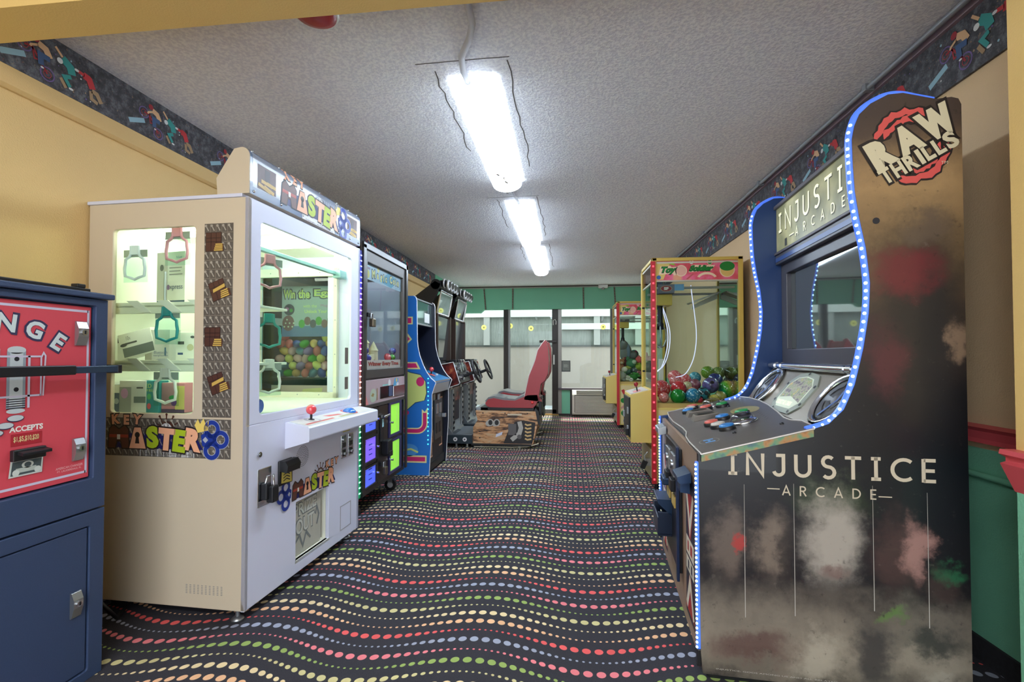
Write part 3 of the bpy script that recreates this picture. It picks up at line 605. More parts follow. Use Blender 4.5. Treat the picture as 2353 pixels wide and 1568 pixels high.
MB().holed((D_, .05, 0, 1.846), (-.69, .90, -.21, 1.675), .012, lambda u, v, d: (u, Ln-d, v), .02).build('side_panel', m_kmw, K)
fp = MB().holed((0.0, .845, Ln, 1.846), (.082, .884, .925, 1.758), .022, frontT, .02)
fp.holed((0.0, .05, Ln, .845), (.366, .115, .677, .408), .004, frontT, .02).build('front_panel', m_kmw, K, .003)
MB().box((D_, .02, .05), (D_+.02, Ln-.02, 1.846)).box((D_, .02, 1.815), (-.02, Ln-.02, 1.846)).box((D_, .02, .05), (-.02, Ln-.02, .07)).build('carcass', m_kmw, K)
MB().box((D_-.008, -.006, 1.846), (-.03, Ln+.006, 1.862)).build('top_cap', m_kmw, K, .003)
MB().box((D_+.02, .02, .862), (-.02, Ln-.02, .880)).build('display_floor', m_kmi, K)
MB().box((D_+.021, .02, .88), (D_+.03, Ln-.02, 1.815)).box((D_+.02, .02, 1.795), (-.02, Ln-.02, 1.814)).build('display_lining', m_kmi, K)
MB().box((-.155, Ln-.05, .88), (-.13, Ln-.021, 1.8)).box((-.71, Ln-.05, .88), (-.68, Ln-.021, 1.8)).box((-.71, Ln-.05, 1.665), (-.13, Ln-.021, 1.72)).box((-.71, Ln-.05, .88), (-.13, Ln-.021, .915)).build('window_trim', m_cream, K, .002)
b = MB()
for z in (.95, 1.16, 1.38, 1.6): b.ball((-.142, Ln-.051, z), .004, 8, 5)
for x in (-.6, -.4, -.25): b.ball((x, Ln-.051, 1.69), .004, 8, 5); b.ball((x, Ln-.051, .9), .004, 8, 5)
b.build('screw', steel, K, stuff=True)
gk = glass('cabinet_glass', (244, 252, 246), .9)
MB().box((-.69, .009, .89), (-.258, .013, 1.731)).build('side_window', gk, K)
MB().box((-.694, Ln-.013, .896), (-.206, Ln-.009, 1.68)).build('side_window', gk, K)
MB().box((-.013, .078, .88), (-.009, .93, 1.762)).build('front_window', gk, K)
m_tube = mat('tube_lamp', (255, 255, 235), .4, emit=11.0, ec=(255, 255, 246))
for y in (.30, .62): MB().cyl((-.74, y, 1.775), (-.10, y, 1.775), .013, n=10).build('lamp_tube', m_tube, K)
MB().cyl((-.045, .03, 1.772), (-.045, Ln-.03, 1.772), .013, n=10).build('lamp_tube', m_tube, K)
MB().box((-.125, .06, 1.66), (-.10, Ln-.04, 1.68)).box((-.12, Ln-.12, 1.64), (-.07, Ln-.04, 1.69)).build('gantry_rail', mat('rail_teal', (128, 166, 166), .35, .4), K, .002)
# tiers that hold the prizes
for z in (1.385, 1.118):
    sh = MB().box((-.78, .05, z-.012), (-.035, .33, z)).box((-.78, .05, z-.04), (-.035, .062, z+.012)).build('tier_shelf', m_kmi, K, .002)
    b = MB()
    for i in range(4): b.prism([(-.66+i*.16, z+.02), (-.60+i*.16, z+.02), (-.53+i*.16, z-.035), (-.58+i*.16, z-.035)], 'y', .044, .05)
    b.build('hook_plate', white_ink, sh); MB().cyl((-.70, .10, z-.022), (-.08, .10, z-.022), .006, n=8).build('tier_fill', mat('tier_fill', (255, 255, 240), .4, emit=8.0), sh)  # glow tube added under each tier to brighten the prizes below
MB().cyl((-.5, .09, 1.545), (-.5, .09, 1.41), .006).build('hanger_rod', steel, K)
# marquee
pm = [(0, 1.862), (0, 2.025)]+[(-.04+.04*math.cos(R(a)), 2.025+.042*math.sin(R(a))) for a in (15, 30, 45, 60, 75, 90)]+[(-.075, 2.062), (-.118, 2.0), (-.161, 1.935), (-.155, 1.862)]
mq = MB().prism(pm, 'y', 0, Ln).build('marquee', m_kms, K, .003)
prof = [(0, 1.862), (0, 2.025)]+[(-.04+.04*math.cos(R(a)), 2.025+.042*math.sin(R(a))) for a in (10, 20, 30, 40, 50, 60)]
ln_ = [0]
for i in range(1, len(prof)): ln_.append(ln_[-1]+math.dist(prof[i-1], prof[i]))
def mqf(x, y, d):
    y = max(0, min(ln_[-1]-1e-6, y)); i = max(k for k in range(len(ln_)-1) if ln_[k] <= y); t = (y-ln_[i])/(ln_[i+1]-ln_[i])
    px = prof[i][0]+(prof[i+1][0]-prof[i][0])*t; pz = prof[i][1]+(prof[i+1][1]-prof[i][1])*t
    nx, nz = prof[i+1][1]-prof[i][1], -(prof[i+1][0]-prof[i][0]); l = math.hypot(nx, nz)
    return (px+nx/l*d, x, pz+nz/l*d)
top = ln_[-1]
F = Flat((0, 0, 0), (0, 1, 0), (0, 0, 1), f=mqf)
mfr = mat('marquee_frame', (92, 112, 142), .25, coat=.6); mfa = mat('marquee_art', (140, 148, 164), .18, coat=1.0)
def grid(x0, y0, x1, y1, m, L):
    ys = [y0]+[v for v in ln_ if y0 < v < y1]+[y1]
    for a, c in zip(ys, ys[1:]): F.rect(x0, a, x1, c-1e-5, m, L)
grid(.004, .0, Ln-.004, top, mfr, 0); grid(.02, .035, Ln-.02, top-.02, mfa, 1)
for s_ in (0, 1):
    x0 = .05 if s_ == 0 else .86
    F.rect(x0, .04, x0+.13, .15, mat('chest_brown'), 2); F.rect(x0+.05, .045, x0+.085, .14, mat('chest_dark'), 3)
    for i in range(4): F.stroke([(x0+.005+.02*i, .06+.02*(i % 2)), (x0+.09+.012*i, .045+.03*(i % 2))], .016, mat('chest_gold'), 4)
F.at(.53, .092, .62); keycab_logo(F); F.at()
for i in range(14): F.rect(.60+.02*i, .140, .606+.02*i, .158, mat('marquee_hatch', (140, 148, 164), .3), 2)
F.build('marquee_art', mq)
b = MB()
for y in (.03, .22, .40, .58, .76, .90, 1.01):
    b.ball(mqf(y, .016, .001), .006, 8, 5); b.ball(mqf(y, top-.008, .001), .006, 8, 5)
b.build('marquee_screw', chrome, mq, stuff=True)
# prints on the near side
F = Flat((0, 0, 0), (1, 0, 0), (0, 0, 1))
checker(F, -.215, .88, -.073, 1.734, .03, .041); checker(F, -.705, .70, -.073, .872, .03, .041)
for (x, z, o_) in ((-.165, 1.652, 0), (-.14, 1.44, 1), (-.165, 1.233, 0), (-.14, 1.03, 1)): chest(F, x, z, .085, o_)
F.at(-.415, .79, .55); keycab_logo(F); F.at()
F.build('side_print', K)
b = MB()
for i in range(10):
    for j in range(6): b.box((-.285+i*.019, -.0008, .112+j*.007), (-.277+i*.019, .0, .115+j*.007))
b.build('vent_slot', mat('vent_grey', (150, 146, 140), .6), K, stuff=True)
# joystick shelf
js = MB().prism([(0, .695), (.126, .733), (.128, .742), (.128, .798), (.122, .806), (0, .826)], 'y', .27, Ln+.003).build('control_shelf', m_kmw, K, .004)
def shf(x, y, d): z = .826+(.806-.826)*(y/.122); return (y, x, z+d+.0005)
F = Flat((0, 0, 0), (0, 1, 0), (0, 0, 1), f=shf)
F.rect(.285, .008, Ln-.01, .115, mat('panel_print', (214, 214, 210), .35)); F.rect(.30, .085, .56, .10, mat('panel_red', (206, 92, 88), .4), 1); F.disc((.42, .055), .045, mat('panel_grey', (176, 180, 184), .4), 1); F.disc((.42, .055), .03, mat('panel_print'), 2)
F.poly([(.55, .03), (.68, .05), (.70, .075), (.57, .06)], mat('panel_red'), 1); F.rect(.62, .085, .78, .105, mat('panel_olive', (170, 166, 120), .4), 1); F.ring((.80, .055), .045, .012, mat('panel_red'), 1)
F.build('panel_print', js)
MB().cyl((.045, .42, .815), (.045, .42, .855), .006).lathe([(0, .0), (.02, 0), (.015, .008), (0, .012)], (.045, .42, .815)).build('joystick_shaft', blackm, js)
MB().ball((.045, .42, .872), .026).build('joystick_ball', mat('joystick_red', (226, 72, 84), .2, coat=1), js, label='red ball top of the joystick')
MB().lathe([(.040, -.004), (.040, .006), (.034, .012), (.026, .020), (.012, .026), (0, .027)], (.055, .80, .815), n=24).build('push_button', mat('button_blue', (36, 104, 190), .15, coat=1, emit=.15), js, label='blue dome push button')
# front hardware
h = MB().box((-.004, .0745, .468), (.003, .168, .640)).build('recess_plate', chrome, K, .003)
MB().box((.003, .09, .50), (.035, .125, .575)).box((.02, .105, .485), (.055, .15, .56)).build('padlock', blackm, h, .006)
MB().tube([(.02, .10, .57), (.03, .10, .61), (.045, .12, .61), (.045, .125, .56)], .005).build('shackle', chrome, h)
MB().cyl((0, .082, .707), (.008, .082, .707), .012, n=16).cyl((.008, .082, .707), (.0095, .082, .707), .006, n=10).build('key_lock', chrome, K)
ba = MB().box((0, .214, .527), (.012, .318, .648)).prism([(.012, .60), (.05, .592), (.055, .625), (.04, .648), (.012, .648)], 'y', .214, .318).build('bill_acceptor', black, K, .005)
F = Flat((.0125, 0, 0), (0, 1, 0), (0, 0, 1)); F.poly([(.225, .54), (.308, .532), (.305, .59), (.228, .596)], mat('bill_yellow', (206, 190, 92), .5))
for i in range(3): F.stroke([(.24, .548+i*.014), (.266, .556+i*.014), (.292, .545+i*.014)], .005, dark_ink, 1)
F.build('bill_print', ba)
b = MB()
for k in range(1, 7):
    r = .0085*k; n_ = int(2*PI*r/.009)
    for i in range(n_): a = 2*PI*i/n_; b.cyl((0, .417+r*math.cos(a), .632+r*1.0*math.sin(a)), (.0008, .417+r*math.cos(a), .632+r*math.sin(a)), .0022, n=6)
b.build('speaker_hole', dark_ink, K, stuff=True)
for y in (.805, .89):
    c = MB().box((0, y, .535), (.006, y+.062, .672)).build('coin_slot', chrome, K, .002)
    MB().cyl((.006, y+.031, .645), (.014, y+.031, .645), .017, n=16).build('coin_button', steel, c)
    MB().box((.006, y+.012, .598), (.0075, y+.05, .625)).box((.006, y+.014, .545), (.0075, y+.048, .585)).build('coin_return', black, c)
    MB().box((.0075, y+.02, .555), (.02, y+.045, .568)).build('return_flap', steel, c, .002)
F = Flat((0, 0, 0), (0, 1, 0), (0, 0, 1)); F.rect(.83, .688, .92, .722, mat('bill_yellow')); F.poly([(.85, .695), (.875, .715), (.90, .695), (.875, .702)], dark_ink, 1)
# logo on the front, key on its left
F2 = Flat((0, .49, .475), (0, 1, 0), (0, 0, 1)); F2.at(0, 0, .47); keycab_logo(F2, True); F2.build('front_logo', K)
F.at(); F.build('coin_label', K)
pd = MB().box((-.12, .36, .105), (-.10, .69, .415)).build('prize_chute', mat('chute_dark', (150, 150, 138), .5), K)
MB().box((-.10, .36, .105), (-.02, .366, .415)).box((-.10, .677, .105), (-.02, .69, .415)).box((-.10, .36, .10), (-.0, .69, .115)).box((-.10, .36, .408), (-.02, .69, .415)).build('chute_frame', m_kmi, pd)
fl_ = MB().box((-.032, .37, .12), (-.028, .64, .405)).build('prize_flap', mat('flap_plastic', (182, 182, 168), .3), K)
F = Flat((-.0275, 0, 0), (0, 1, 0), (0, 0, 1)); ol = mat('flap_ink_dark', (120, 126, 126), .5); ow_ = mat('flap_ink', (196, 200, 190), .5)
for st, z, h_, w_ in (('PRIZE', .352, .062, .205), ('OUT', .262, .075, .165)):
    F.text(st, .49, z, h_+.012, ol, 0, w=w_+.014, bold=.05, rot=2); F.text(st, .49, z, h_, ow_, 1, w=w_, bold=.02, rot=2)
F.stroke([(.40, .185), (.44, .215), (.47, .15), (.50, .215), (.54, .17)], .012, ol); F.stroke([(.585, .28), (.60, .32), (.62, .27), (.60, .22)], .012, ol)
F.build('flap_lettering', fl_)
MB().holed((.806, .105, .936, .252), (.812, .111, .93, .246), .004, lambda u, v, d: (.0012-d, u, v), .0012).build('panel_outline', mat('panel_seam', (160, 160, 170), .5), K)
for z0, z1 in ((1.10, 1.20), (.945, 1.02)): MB().box((-.0085, .865, z0), (-.008, .905, z1)).build('sticker', mat('sticker_dark', (92, 84, 78), .5), K)
b = MB()
for (x, y) in ((-.055, .03), (-.76, .05), (-.76, Ln-.05), (-.055, Ln-.05)):
    b = MB().cyl((x, y, .014), (x, y, .07), .009, n=10).lathe([(0, .018), (.014, .016), (.026, .006), (.028, 0), (0, 0)], (x, y, 0), n=18)
    b.build('foot', steel, K)
# ---- prizes inside: each a thing of its own, in the cabinet's frame
KMX = K.matrix_basis.copy() if 0 else Matrix.Translation((-1.376, 1.931, 0)) @ Matrix.Rotation(R(-2.3), 4, 'Z')
def kthing(name, label, cat, p, rz=0, group=None):
    q = KMX @ Vector(p); return thing(name, label, cat, q, -2.3+rz, group)
def prize_box(name, label, p, rz, sx, sy, sz, cface, prints, cside=(200, 198, 188), tilt=0):
    t = kthing(name, label, 'boxed prize', p, rz, 'boxed prizes on the cabinet tiers'); t.rotation_euler.y = R(tilt)
    MB().box((-sx/2, -sy/2, 0), (sx/2, sy/2, sz)).build('carton', mat('carton_%d%d%d' % cface, cface, .45), t, .001)
    F = Flat((0, -sy/2, 0), (1, 0, 0), (0, 0, 1))
    for pz in prints:
        if pz[0] == 't': F.text(pz[1], pz[2]*sx, pz[3]*sz, pz[4], mat('ink_%d%d%d' % pz[6], pz[6], .5), 1, w=pz[5]*sx)
        elif pz[0] == 'd': F.disc((pz[1]*sx, pz[2]*sz), pz[3], mat('ink_%d%d%d' % pz[5], pz[5], .5), 2, pz[4])
        else: F.rect(pz[1]*sx, pz[2]*sz, pz[3]*sx, pz[4]*sz, mat('ink_%d%d%d' % pz[5], pz[5], .5), 0 if len(pz) < 7 else pz[6])
    F.build('print', t); return t
G1, G2, TE, PU = (90, 92, 90), (150, 152, 148), (40, 132, 140), (140, 110, 150)
prize_box('headphone_box', 'tall white carton reading xpress standing on the upper cabinet tier', (-0.545, .20, 1.387), -8, .18, .06, .27, (232, 232, 222), [('r', -.5, 0, .5, .12, (72, 98, 120)), ('t', 'HANDS FREE', 0, .06, .012, .7, (220, 226, 226)), ('r', -.5, .12, -.12, 1, (196, 192, 180)), ('d', -.32, .72, .012, .016, G1), ('r', -.05, .70, .4, .72, G2, 1), ('r', -.05, .64, .35, .66, G2, 1), ('r', -.05, .58, .42, .6, G2, 1), ('d', -.08, .36, .010, .013, PU), ('t', 'xpress', .2, .34, .024, .46, (60, 90, 110)), ('t', 'blue', .3, .9, .012, .2, (90, 150, 170))])
prize_box('earbud_box', 'white carton with a dark earpiece picture leaning on the middle tier', (-0.690, .15, 1.148), 4, .20, .05, .12, (230, 230, 222), [('r', -.3, .05, .5, .42, (110, 118, 116)), ('t', '10x', -.1, .8, .02, .12, G2), ('d', -.25, .55, .018, .008, G1), ('r', -.22, .55, .1, .62, G1), ('r', -.45, .7, -.36, .9, G1)], tilt=-14)
prize_box('earphone_box', 'pale grey carton reading Bluetooth earphones on the middle tier', (-0.575, .16, 1.12), -6, .15, .06, .155, (216, 216, 210), [('t', 'Bluetooth', .15, .30, .014, .55, (120, 130, 160)), ('t', 'earphones', .15, .20, .014, .58, (120, 130, 160)), ('r', -.5, 0, -.22, 1, (186, 182, 168)), ('r', .3, .2, .36, .45, (80, 120, 150))])
prize_box('charger_box', 'small white charger carton on the middle tier beside the grey earphone carton', (-0.420, .15, 1.12), 8, .10, .05, .14, (232, 232, 222), [('d', .2, .5, .016, .016, (200, 196, 160)), ('r', -.4, .6, -.1, .7, G1), ('r', -.4, .25, -.15, .32, (70, 90, 130)), ('d', .3, .85, .01, .006, G1)])
prize_box('lamp_bulb_box', 'teal carton with coloured bulb pictures on the cabinet floor', (-0.595, .13, .882), -4, .12, .05, .15, TE, [('d', -.3, .5, .012, .014, (220, 190, 90)), ('d', .05, .5, .012, .014, (80, 170, 110)), ('d', -.3, .2, .012, .014, (200, 210, 190)), ('d', .05, .2, .012, .014, (200, 80, 90)), ('t', 'LED', -.05, .84, .018, .4, (200, 220, 120)), ('t', 'COLOR BULB', -.05, .70, .012, .7, (200, 220, 120))])
prize_box('light_set_box', 'pink and yellow carton behind the white key hanger on the cabinet floor', (-0.475, .14, .882), 2, .12, .05, .14, (196, 128, 140), [('r', .1, .1, .5, .9, (200, 184, 110)), ('d', .0, .5, .02, .012, (60, 150, 90)), ('d', .05, .35, .015, .018, (110, 60, 130)), ('r', -.5, 0, .5, .12, (80, 60, 90))])
prize_box('earphone_pack', 'grey and white earphone pack at the glass on the cabinet floor', (-0.675, .12, .882), 6, .13, .05, .15, (206, 206, 202), [('r', -.5, .0, -.05, .8, (150, 152, 152)), ('d', -.3, .6, .018, .024, (190, 140, 190)), ('r', .05, .3, .5, .5, (110, 120, 120)), ('r', .15, .75, .4, .8, G1)])
prize_box('cable_box', 'slim dark and white cable carton in the cabinet corner on its floor', (-.745, .12, .882), 0, .07, .05, .13, (90, 108, 132), [('r', -.5, .7, .5, 1, (228, 228, 220)), ('r', .1, .0, .5, .6, (222, 222, 214)), ('d', -.2, .4, .014, .014, (170, 180, 190))])
prize_box('phone_case_box', 'narrow dark-spotted carton standing by the front glass on the cabinet floor', (-.305, .12, .882), 0, .05, .05, .17, (196, 200, 194), [('d', 0, .15, .012, .012, G1), ('d', 0, .32, .012, .012, G1), ('r', -.5, .4, .5, .5, G1), ('r', -.3, .6, .3, .9, (170, 160, 180))])
prize_box('watch_box', 'white carton with printed purple leaf low behind the upper glass', (-.35, .27, 1.387), 0, .10, .06, .17, (224, 226, 216), [('r', -.4, .1, .4, .5, (180, 170, 186)), ('r', -.3, .7, .3, .8, G2)])
# key-shaped hangers on clear plates
m_clear = glass('acrylic', (232, 246, 242), .9)
def hanger(p, rz, c, label, grp='key hangers in the prize cabinet'):
    t = kthing('key_hanger', label, 'key hanger', p, rz, grp)
    MB().box((-.065, -.003, -.085), (.065, 0, .07)).build('plate', m_clear, t)
    F = Flat((0, -.0032, 0), (1, 0, 0), (0, 0, 1)); F.rect(-.065, .035, .065, .07, mat('hanger_band', (150, 160, 154), .5))
    m_ = mat('hanger_%d%d%d' % c, c, .4)
    F.build('band', t)
    b = MB(); pts = [(-.02, .088), (-.022, .05), (-.03, .036), (-.05, .024), (-.052, .0), (-.056, -.02), (-.052, -.055), (-.02, -.064), (0, -.072), (.02, -.064), (.052, -.055), (.056, -.02), (.052, .0), (.05, .024), (.03, .036), (.022, .05), (.02, .088)]
    b.tube([(x, -.007, z) for x, z in pts], .0065, 8).build('key_outline', m_, t); MB().box((-.02, -.012, .045), (.02, -.004, .09)).build('key_stem', m_, t, .003)
hanger((-.405, .06, 1.652), 0, (222, 150, 170), 'pink key hanger on a clear plate at the top of the side window')
hanger((-.452, .06, 1.288), 0, (40, 146, 156), 'teal key hanger on a clear plate in the middle row of the side window')
hanger((-.455, .06, 1.005), 0, (226, 226, 222), 'white key hanger on a clear plate in the bottom row of the side window')
hanger((-.67, .10, 1.585), 0, (214, 222, 240), 'pale clear key hanger beside the pink one at the top of the side window')
hanger((-.015-.03, .20, 1.545), 66, (206, 150, 160), 'rosy key hanger at the edge of the front window, topmost')
hanger((-.015-.03, .20, 1.262), 66, (40, 150, 140), 'teal key hanger at the edge of the front window')
hanger((-.015-.03, .20, 1.045), 66, (220, 226, 216), 'white key hanger at the edge of the front window, lowest')
t = kthing('speaker_prize', 'round blue capped prize lying at the corner of the front window', 'prize', (-.09, .15, .880)); MB().cyl((-.03, 0, .034), (.03, .012, .034), .034, n=20).build('body', mat('prize_grey', (110, 116, 126), .4), t, .003); MB().cyl((.03, .012, .034), (.036, .013, .034), .030, n=20).build('cap', mat('prize_blue', (52, 92, 190), .3), t)
# ================================================================== EGG PRIZE MACHINE
m_blk = mat('machine_black', (38, 38, 40), .3, .2); m_frm = mat('frame_gunmetal', (84, 82, 80), .42, .5); m_cab = mat('machine_body', (46, 42, 44), .4)
EX, EY = -1.40, 3.15
E_ = thing('egg_prize_machine', 'black glass-front egg prize machine with rainbow light strip and padlocked lower doors', 'prize machine', (EX, EY, 0))
EW = .925; ED = -.72
fr = lambda u, v, d: (-d, u, v)
MB().box((ED, .0, .16), (-.02, EW, .20)).box((ED, 0, .18), (ED+.02, EW, 1.92)).box((ED, 0, 1.88), (-.02, EW, 1.92)).box((ED, EW-.02, .18), (-.02, EW, 1.92)).box((ED, .0, .93), (-.02, EW, .985)).build('carcass', m_cab, E_)
MB().holed((ED, .18, -.02, 1.92), (-.665, 1.0, -.075, 1.70), .006, lambda u, v, d: (u, d, v), .02).build('side_frame', m_blk, E_, .002)
MB().box((-.67, .008, .995), (-.07, .012, 1.705)).build('side_glass', glass('egg_glass', (240, 245, 242), .8), E_)
MB().holed((0, .985, EW, 1.93), (.095, 1.055, EW-.10, 1.815), .005, fr, .03).build('door_frame', m_frm, E_, .006)
MB().box((-.002, .0, .18), (.012, .05, 1.93)).box((-.002, EW-.045, .18), (.012, EW, 1.945)).box((-.002, 0, 1.90), (.012, EW, 1.945)).build('outer_frame', m_blk, E_, .004)
MB().box((-.016, .09, 1.05), (-.012, EW-.095, 1.82)).build('front_glass', glass('egg_glass'), E_)
# header print behind the glass
F = Flat((-.02, 0, 0), (0, 1, 0), (0, 0, 1)); hd = mat('egg_header', (178, 196, 226), .4)
F.rect(.09, 1.70, EW-.095, 1.82, hd); F.poly([(.35, 1.72), (.55, 1.82), (.75, 1.78), (.6, 1.70)], mat('egg_header_blue', (84, 160, 206), .4), 1); F.disc((.14, 1.74), .03, mat('egg_yellow', (236, 214, 130), .4), 1); F.disc((.33, 1.80), .02, mat('egg_yellow'), 1)
F.rect(.12, 1.775, .18, 1.79, mat('egg_mauve', (170, 120, 160), .4), 1)
ed = mat('egg_edge', (70, 62, 110), .4); ey = mat('egg_letter', (240, 224, 150), .4)
for k, (ch, x, z, rt) in enumerate((('M', .24, 1.755, 6), ('a', .32, 1.748, 0), ('g', .385, 1.742, -4), ('i', .435, 1.755, 0), ('c', .485, 1.748, 4), ('C', .59, 1.765, 8), ('o', .655, 1.756, 0), ('i', .70, 1.762, 0), ('n', .75, 1.755, -6))):
    h_ = .085 if ch in 'MC' else (.06 if ch in 'ac on' else .078)
    F.text(ch, x, z, h_*.88, ed, 2, bold=.09, rot=rt); F.text(ch, x, z, h_*.68, ey, 3, bold=.05, rot=rt)
F.rect(.09, 1.055, EW-.095, 1.118, mat('egg_foot', (222, 206, 206), .4)); F.text('Winner Every Time', .46, 1.086, .040, mat('egg_foot_edge', (80, 40, 40), .4), 2, w=.62, bold=.05); F.text('Winner Every Time', .46, 1.086, .034, mat('egg_foot_red', (214, 90, 84), .4), 3, w=.61, bold=.02)
F.build('header_print', E_)
# poster in the side glass
m_pos = mat('poster_lilac', (190, 186, 214), .5)
F = Flat((0, .022, 0), (1, 0, 0), (0, 0, 1))
F.rect(-.60, 1.285, -.08, 1.64, m_pos); F.rect(-.60, 1.285, -.08, 1.36, mat('poster_blue', (110, 124, 190), .5), 1)
for st, x, w_ in (('Win', -.545, .085), ('the', -.435, .085), ('Eggs', -.27, .18)):
    F.text(st, x, 1.585, .078, ed, 2, w=w_+.02, bold=.06); F.text(st, x, 1.585, .062, mat('poster_yellow', (244, 236, 160), .5), 3, w=w_, bold=.03)
F.text('with the', -.39, 1.50, .022, mat('poster_yellow'), 2, w=.1); F.text('Magic Coin', -.24, 1.50, .022, mat('poster_pink', (206, 120, 190), .5), 2, w=.14); F.text('Unlock Your Prize', -.31, 1.462, .024, mat('poster_yellow'), 2, w=.24, bold=.02)
F.disc((-.545, 1.475), .04, mat('poster_dark', (96, 84, 120), .5), 2); F.disc((-.56, 1.48), .013, mat('poster_pink'), 3); F.disc((-.53, 1.47), .013, mat('poster_green', (90, 160, 90), .5), 3)
F.disc((-.55, 1.38), .045, mat('poster_mauve', (150, 96, 120), .5), 3, .055)
for i in range(7): F.disc((-.58+.03*(i % 3)+.01*(i//3), 1.355+.025*(i//3)), .006, white_ink, 4, n=8)
for i in range(9): F.disc((-.45+i*.042, 1.375+.02*(i % 2)), .024, mat(('poster_green', 'poster_mauve', 'poster_dark')[i % 3]), 3, .03, 12)
F.build('poster', E_)
F = Flat((0, -.0005, 0), (1, 0, 0), (0, 0, 1)); F.rect(-.66, .72, -.08, .945, mat('side_pink', (214, 176, 176), .5))
F.poly([(-.5, .8), (-.42, .92), (-.28, .93), (-.3, .80), (-.4, .74)], mat('side_cream', (228, 206, 150), .5), 1); F.poly([(-.36, .74), (-.32, .83), (-.22, .76)], mat('side_rust', (180, 104, 100), .5), 2); F.disc((-.56, .85), .05, mat('side_rose', (206, 150, 160), .5), 1); F.disc((-.15, .75), .03, mat('egg_mauve'), 1)
F.build('side_print', E_)
# middle panel with delivery window
mp_ = MB().box((-.03, .05, .80), (.0, EW-.045, .975)).build('delivery_panel', mat('panel_pinkgrey', (196, 176, 184), .35, .3), E_, .003)
MB().box((-.002, .33, .825), (.004, .60, .915)).build('delivery_window', mat('window_black', (22, 24, 30), .12), mp_, .002)
MB().box((.004, .50, .83), (.010, .57, .91)).build('delivery_flap', mat('flap_blue', (66, 86, 120), .25), mp_, .002)
MB().box((.0, .60, .82), (.006, EW-.05, .905)).build('steel_plate', chrome, mp_, .002)
F = Flat((0, 0, 0), (0, 1, 0), (0, 0, 1)); F.poly(arc(.20, .86, .06, 0, 360, 16, .05)[:-1], mat('panel_sticker', (176, 190, 170), .4)); F.poly([(.16, .86), (.19, .88), (.22, .87), (.20, .85)], mat('panel_gold', (150, 130, 80), .4), 1); F.rect(.265, .82, .28, .91, mat('panel_gold'), 1)
F.rect(.38, .92, .50, .928, mat('panel_aqua', (120, 214, 206), .4)); F.disc((.52, .935), .028, mat('panel_white', (226, 222, 226), .4), 1); F.poly([(.60, .905), (.64, .968), (.72, .965), (.72, .91)], mat('egg_header_blue'), 0); F.disc((.68, .95), .016, mat('panel_goldy', (226, 190, 100), .4), 1); F.disc((.70, .918), .028, mat('panel_white'), 2, .014)
F.poly([(.052, .803), (.12, .803), (.052, .90)], mat('panel_coral', (226, 140, 140), .4), 0)
F.build('panel_print', mp_)
MB().box((-.03, .05, .775), (.003, EW-.045, .80)).build('steel_band', m_frm, E_, .002)
MB().box((-.04, .05, .20), (-.012, EW-.045, .775)).build('lower_panel', mat('lower_steel', (84, 78, 76), .22, .8), E_)
def lit(nm, c): return mat(nm, c, .3, emit=.4)
for z0, z1, m_ in ((.60, .768, lit('lit_blue', (84, 104, 240))), (.388, .572, lit('lit_violet', (126, 98, 236))), (.212, .362, lit('lit_blue', (84, 104, 240)))):
    d = MB().holed((.05, z0, .285, z1), (.062, z0+.012, .262, z1-.012), .003, lambda u, v, dd: (.004-dd, u, v), .014).build('locker_door', m_blk, E_, .002)
    MB().box((-.008, .062, z0+.012), (-.005, .262, z1-.012)).build('lit_screen', m_, d)
    MB().cyl((.004, .275, (z0+z1)/2), (.02, .275, (z0+z1)/2), .009, n=12).build('cam_lock', chrome, d)
    F = Flat((-.005, 0, 0), (0, 1, 0), (0, 0, 1)); F.ring((.085, z1-.035), .009, .004, mat('screen_magenta', (170, 40, 150), .5)); 
    for i in range(3): F.rect(.14, z0+.05+i*.035, .20, z0+.058+i*.035, mat('screen_ink', (60, 70, 190), .5))
    F.build('screen_print', d)
for z0, z1 in ((.498, .775), (.205, .475)):
    d = MB().holed((.52, z0, .80, z1), (.548, z0+.022, .765, z1-.018), .003, lambda u, v, dd: (.004-dd, u, v), .014).build('locker_door', mat('door_navy', (48, 46, 92), .35), E_, .002)
    MB().box((-.008, .548, z0+.022), (-.005, .765, z1-.018)).build('lit_screen', lit('lit_lime', (140, 214, 70)), d)
    MB().cyl((.004, .56, (z0+z1)/2-.02), (.02, .56, (z0+z1)/2-.02), .009, n=12).build('cam_lock', chrome, d)
    F = Flat((-.005, 0, 0), (0, 1, 0), (0, 0, 1)); F.rect(.70, z0+.03, .712, z1-.03, mat('lime_line', (206, 240, 150), .5)); F.build('screen_print', d)
MB().box((-.012, .31, .20), (-.004, .505, .77)).build('coin_door', mat('coin_door', (62, 58, 56), .3, .6), E_, .003)
c = MB().box((-.004, .335, .50), (.006, .40, .70)).box((.0, .35, .60), (.009, .385, .675)).build('coin_mech', blackm, E_, .002); MB().box((.009, .353, .61), (.0105, .382, .67)).build('coin_label', mat('label_cyan', (170, 220, 236), .4), c)
MB().box((-.004, .37, .40), (.05, .47, .50)).box((.0, .39, .38), (.06, .45, .42)).build('coin_cup', blackm, E_, .004)
MB().box((0, .36, .68), (.03, .42, .70)).cyl((.03, .33, .69), (.03, .45, .695), .007).build('latch', chrome, E_)
for (y, z) in ((.12, 1.405), (.37, .30)):
    p = MB().box((.012, y-.03, z-.05), (.045, y+.02, z+.01)).build('padlock', mat('padlock_bronze', (110, 100, 84), .3, .8), E_, .006)
    MB().tube([(.022, y-.02, z+.01), (.022, y-.02, z+.045), (.022, y+.01, z+.045), (.022, y+.01, z+.01)], .005).build('shackle', steel, p); MB().box((.0, y-.05, z+.02), (.018, y-.01, z+.05)).build('hasp', blackm, p, .002)
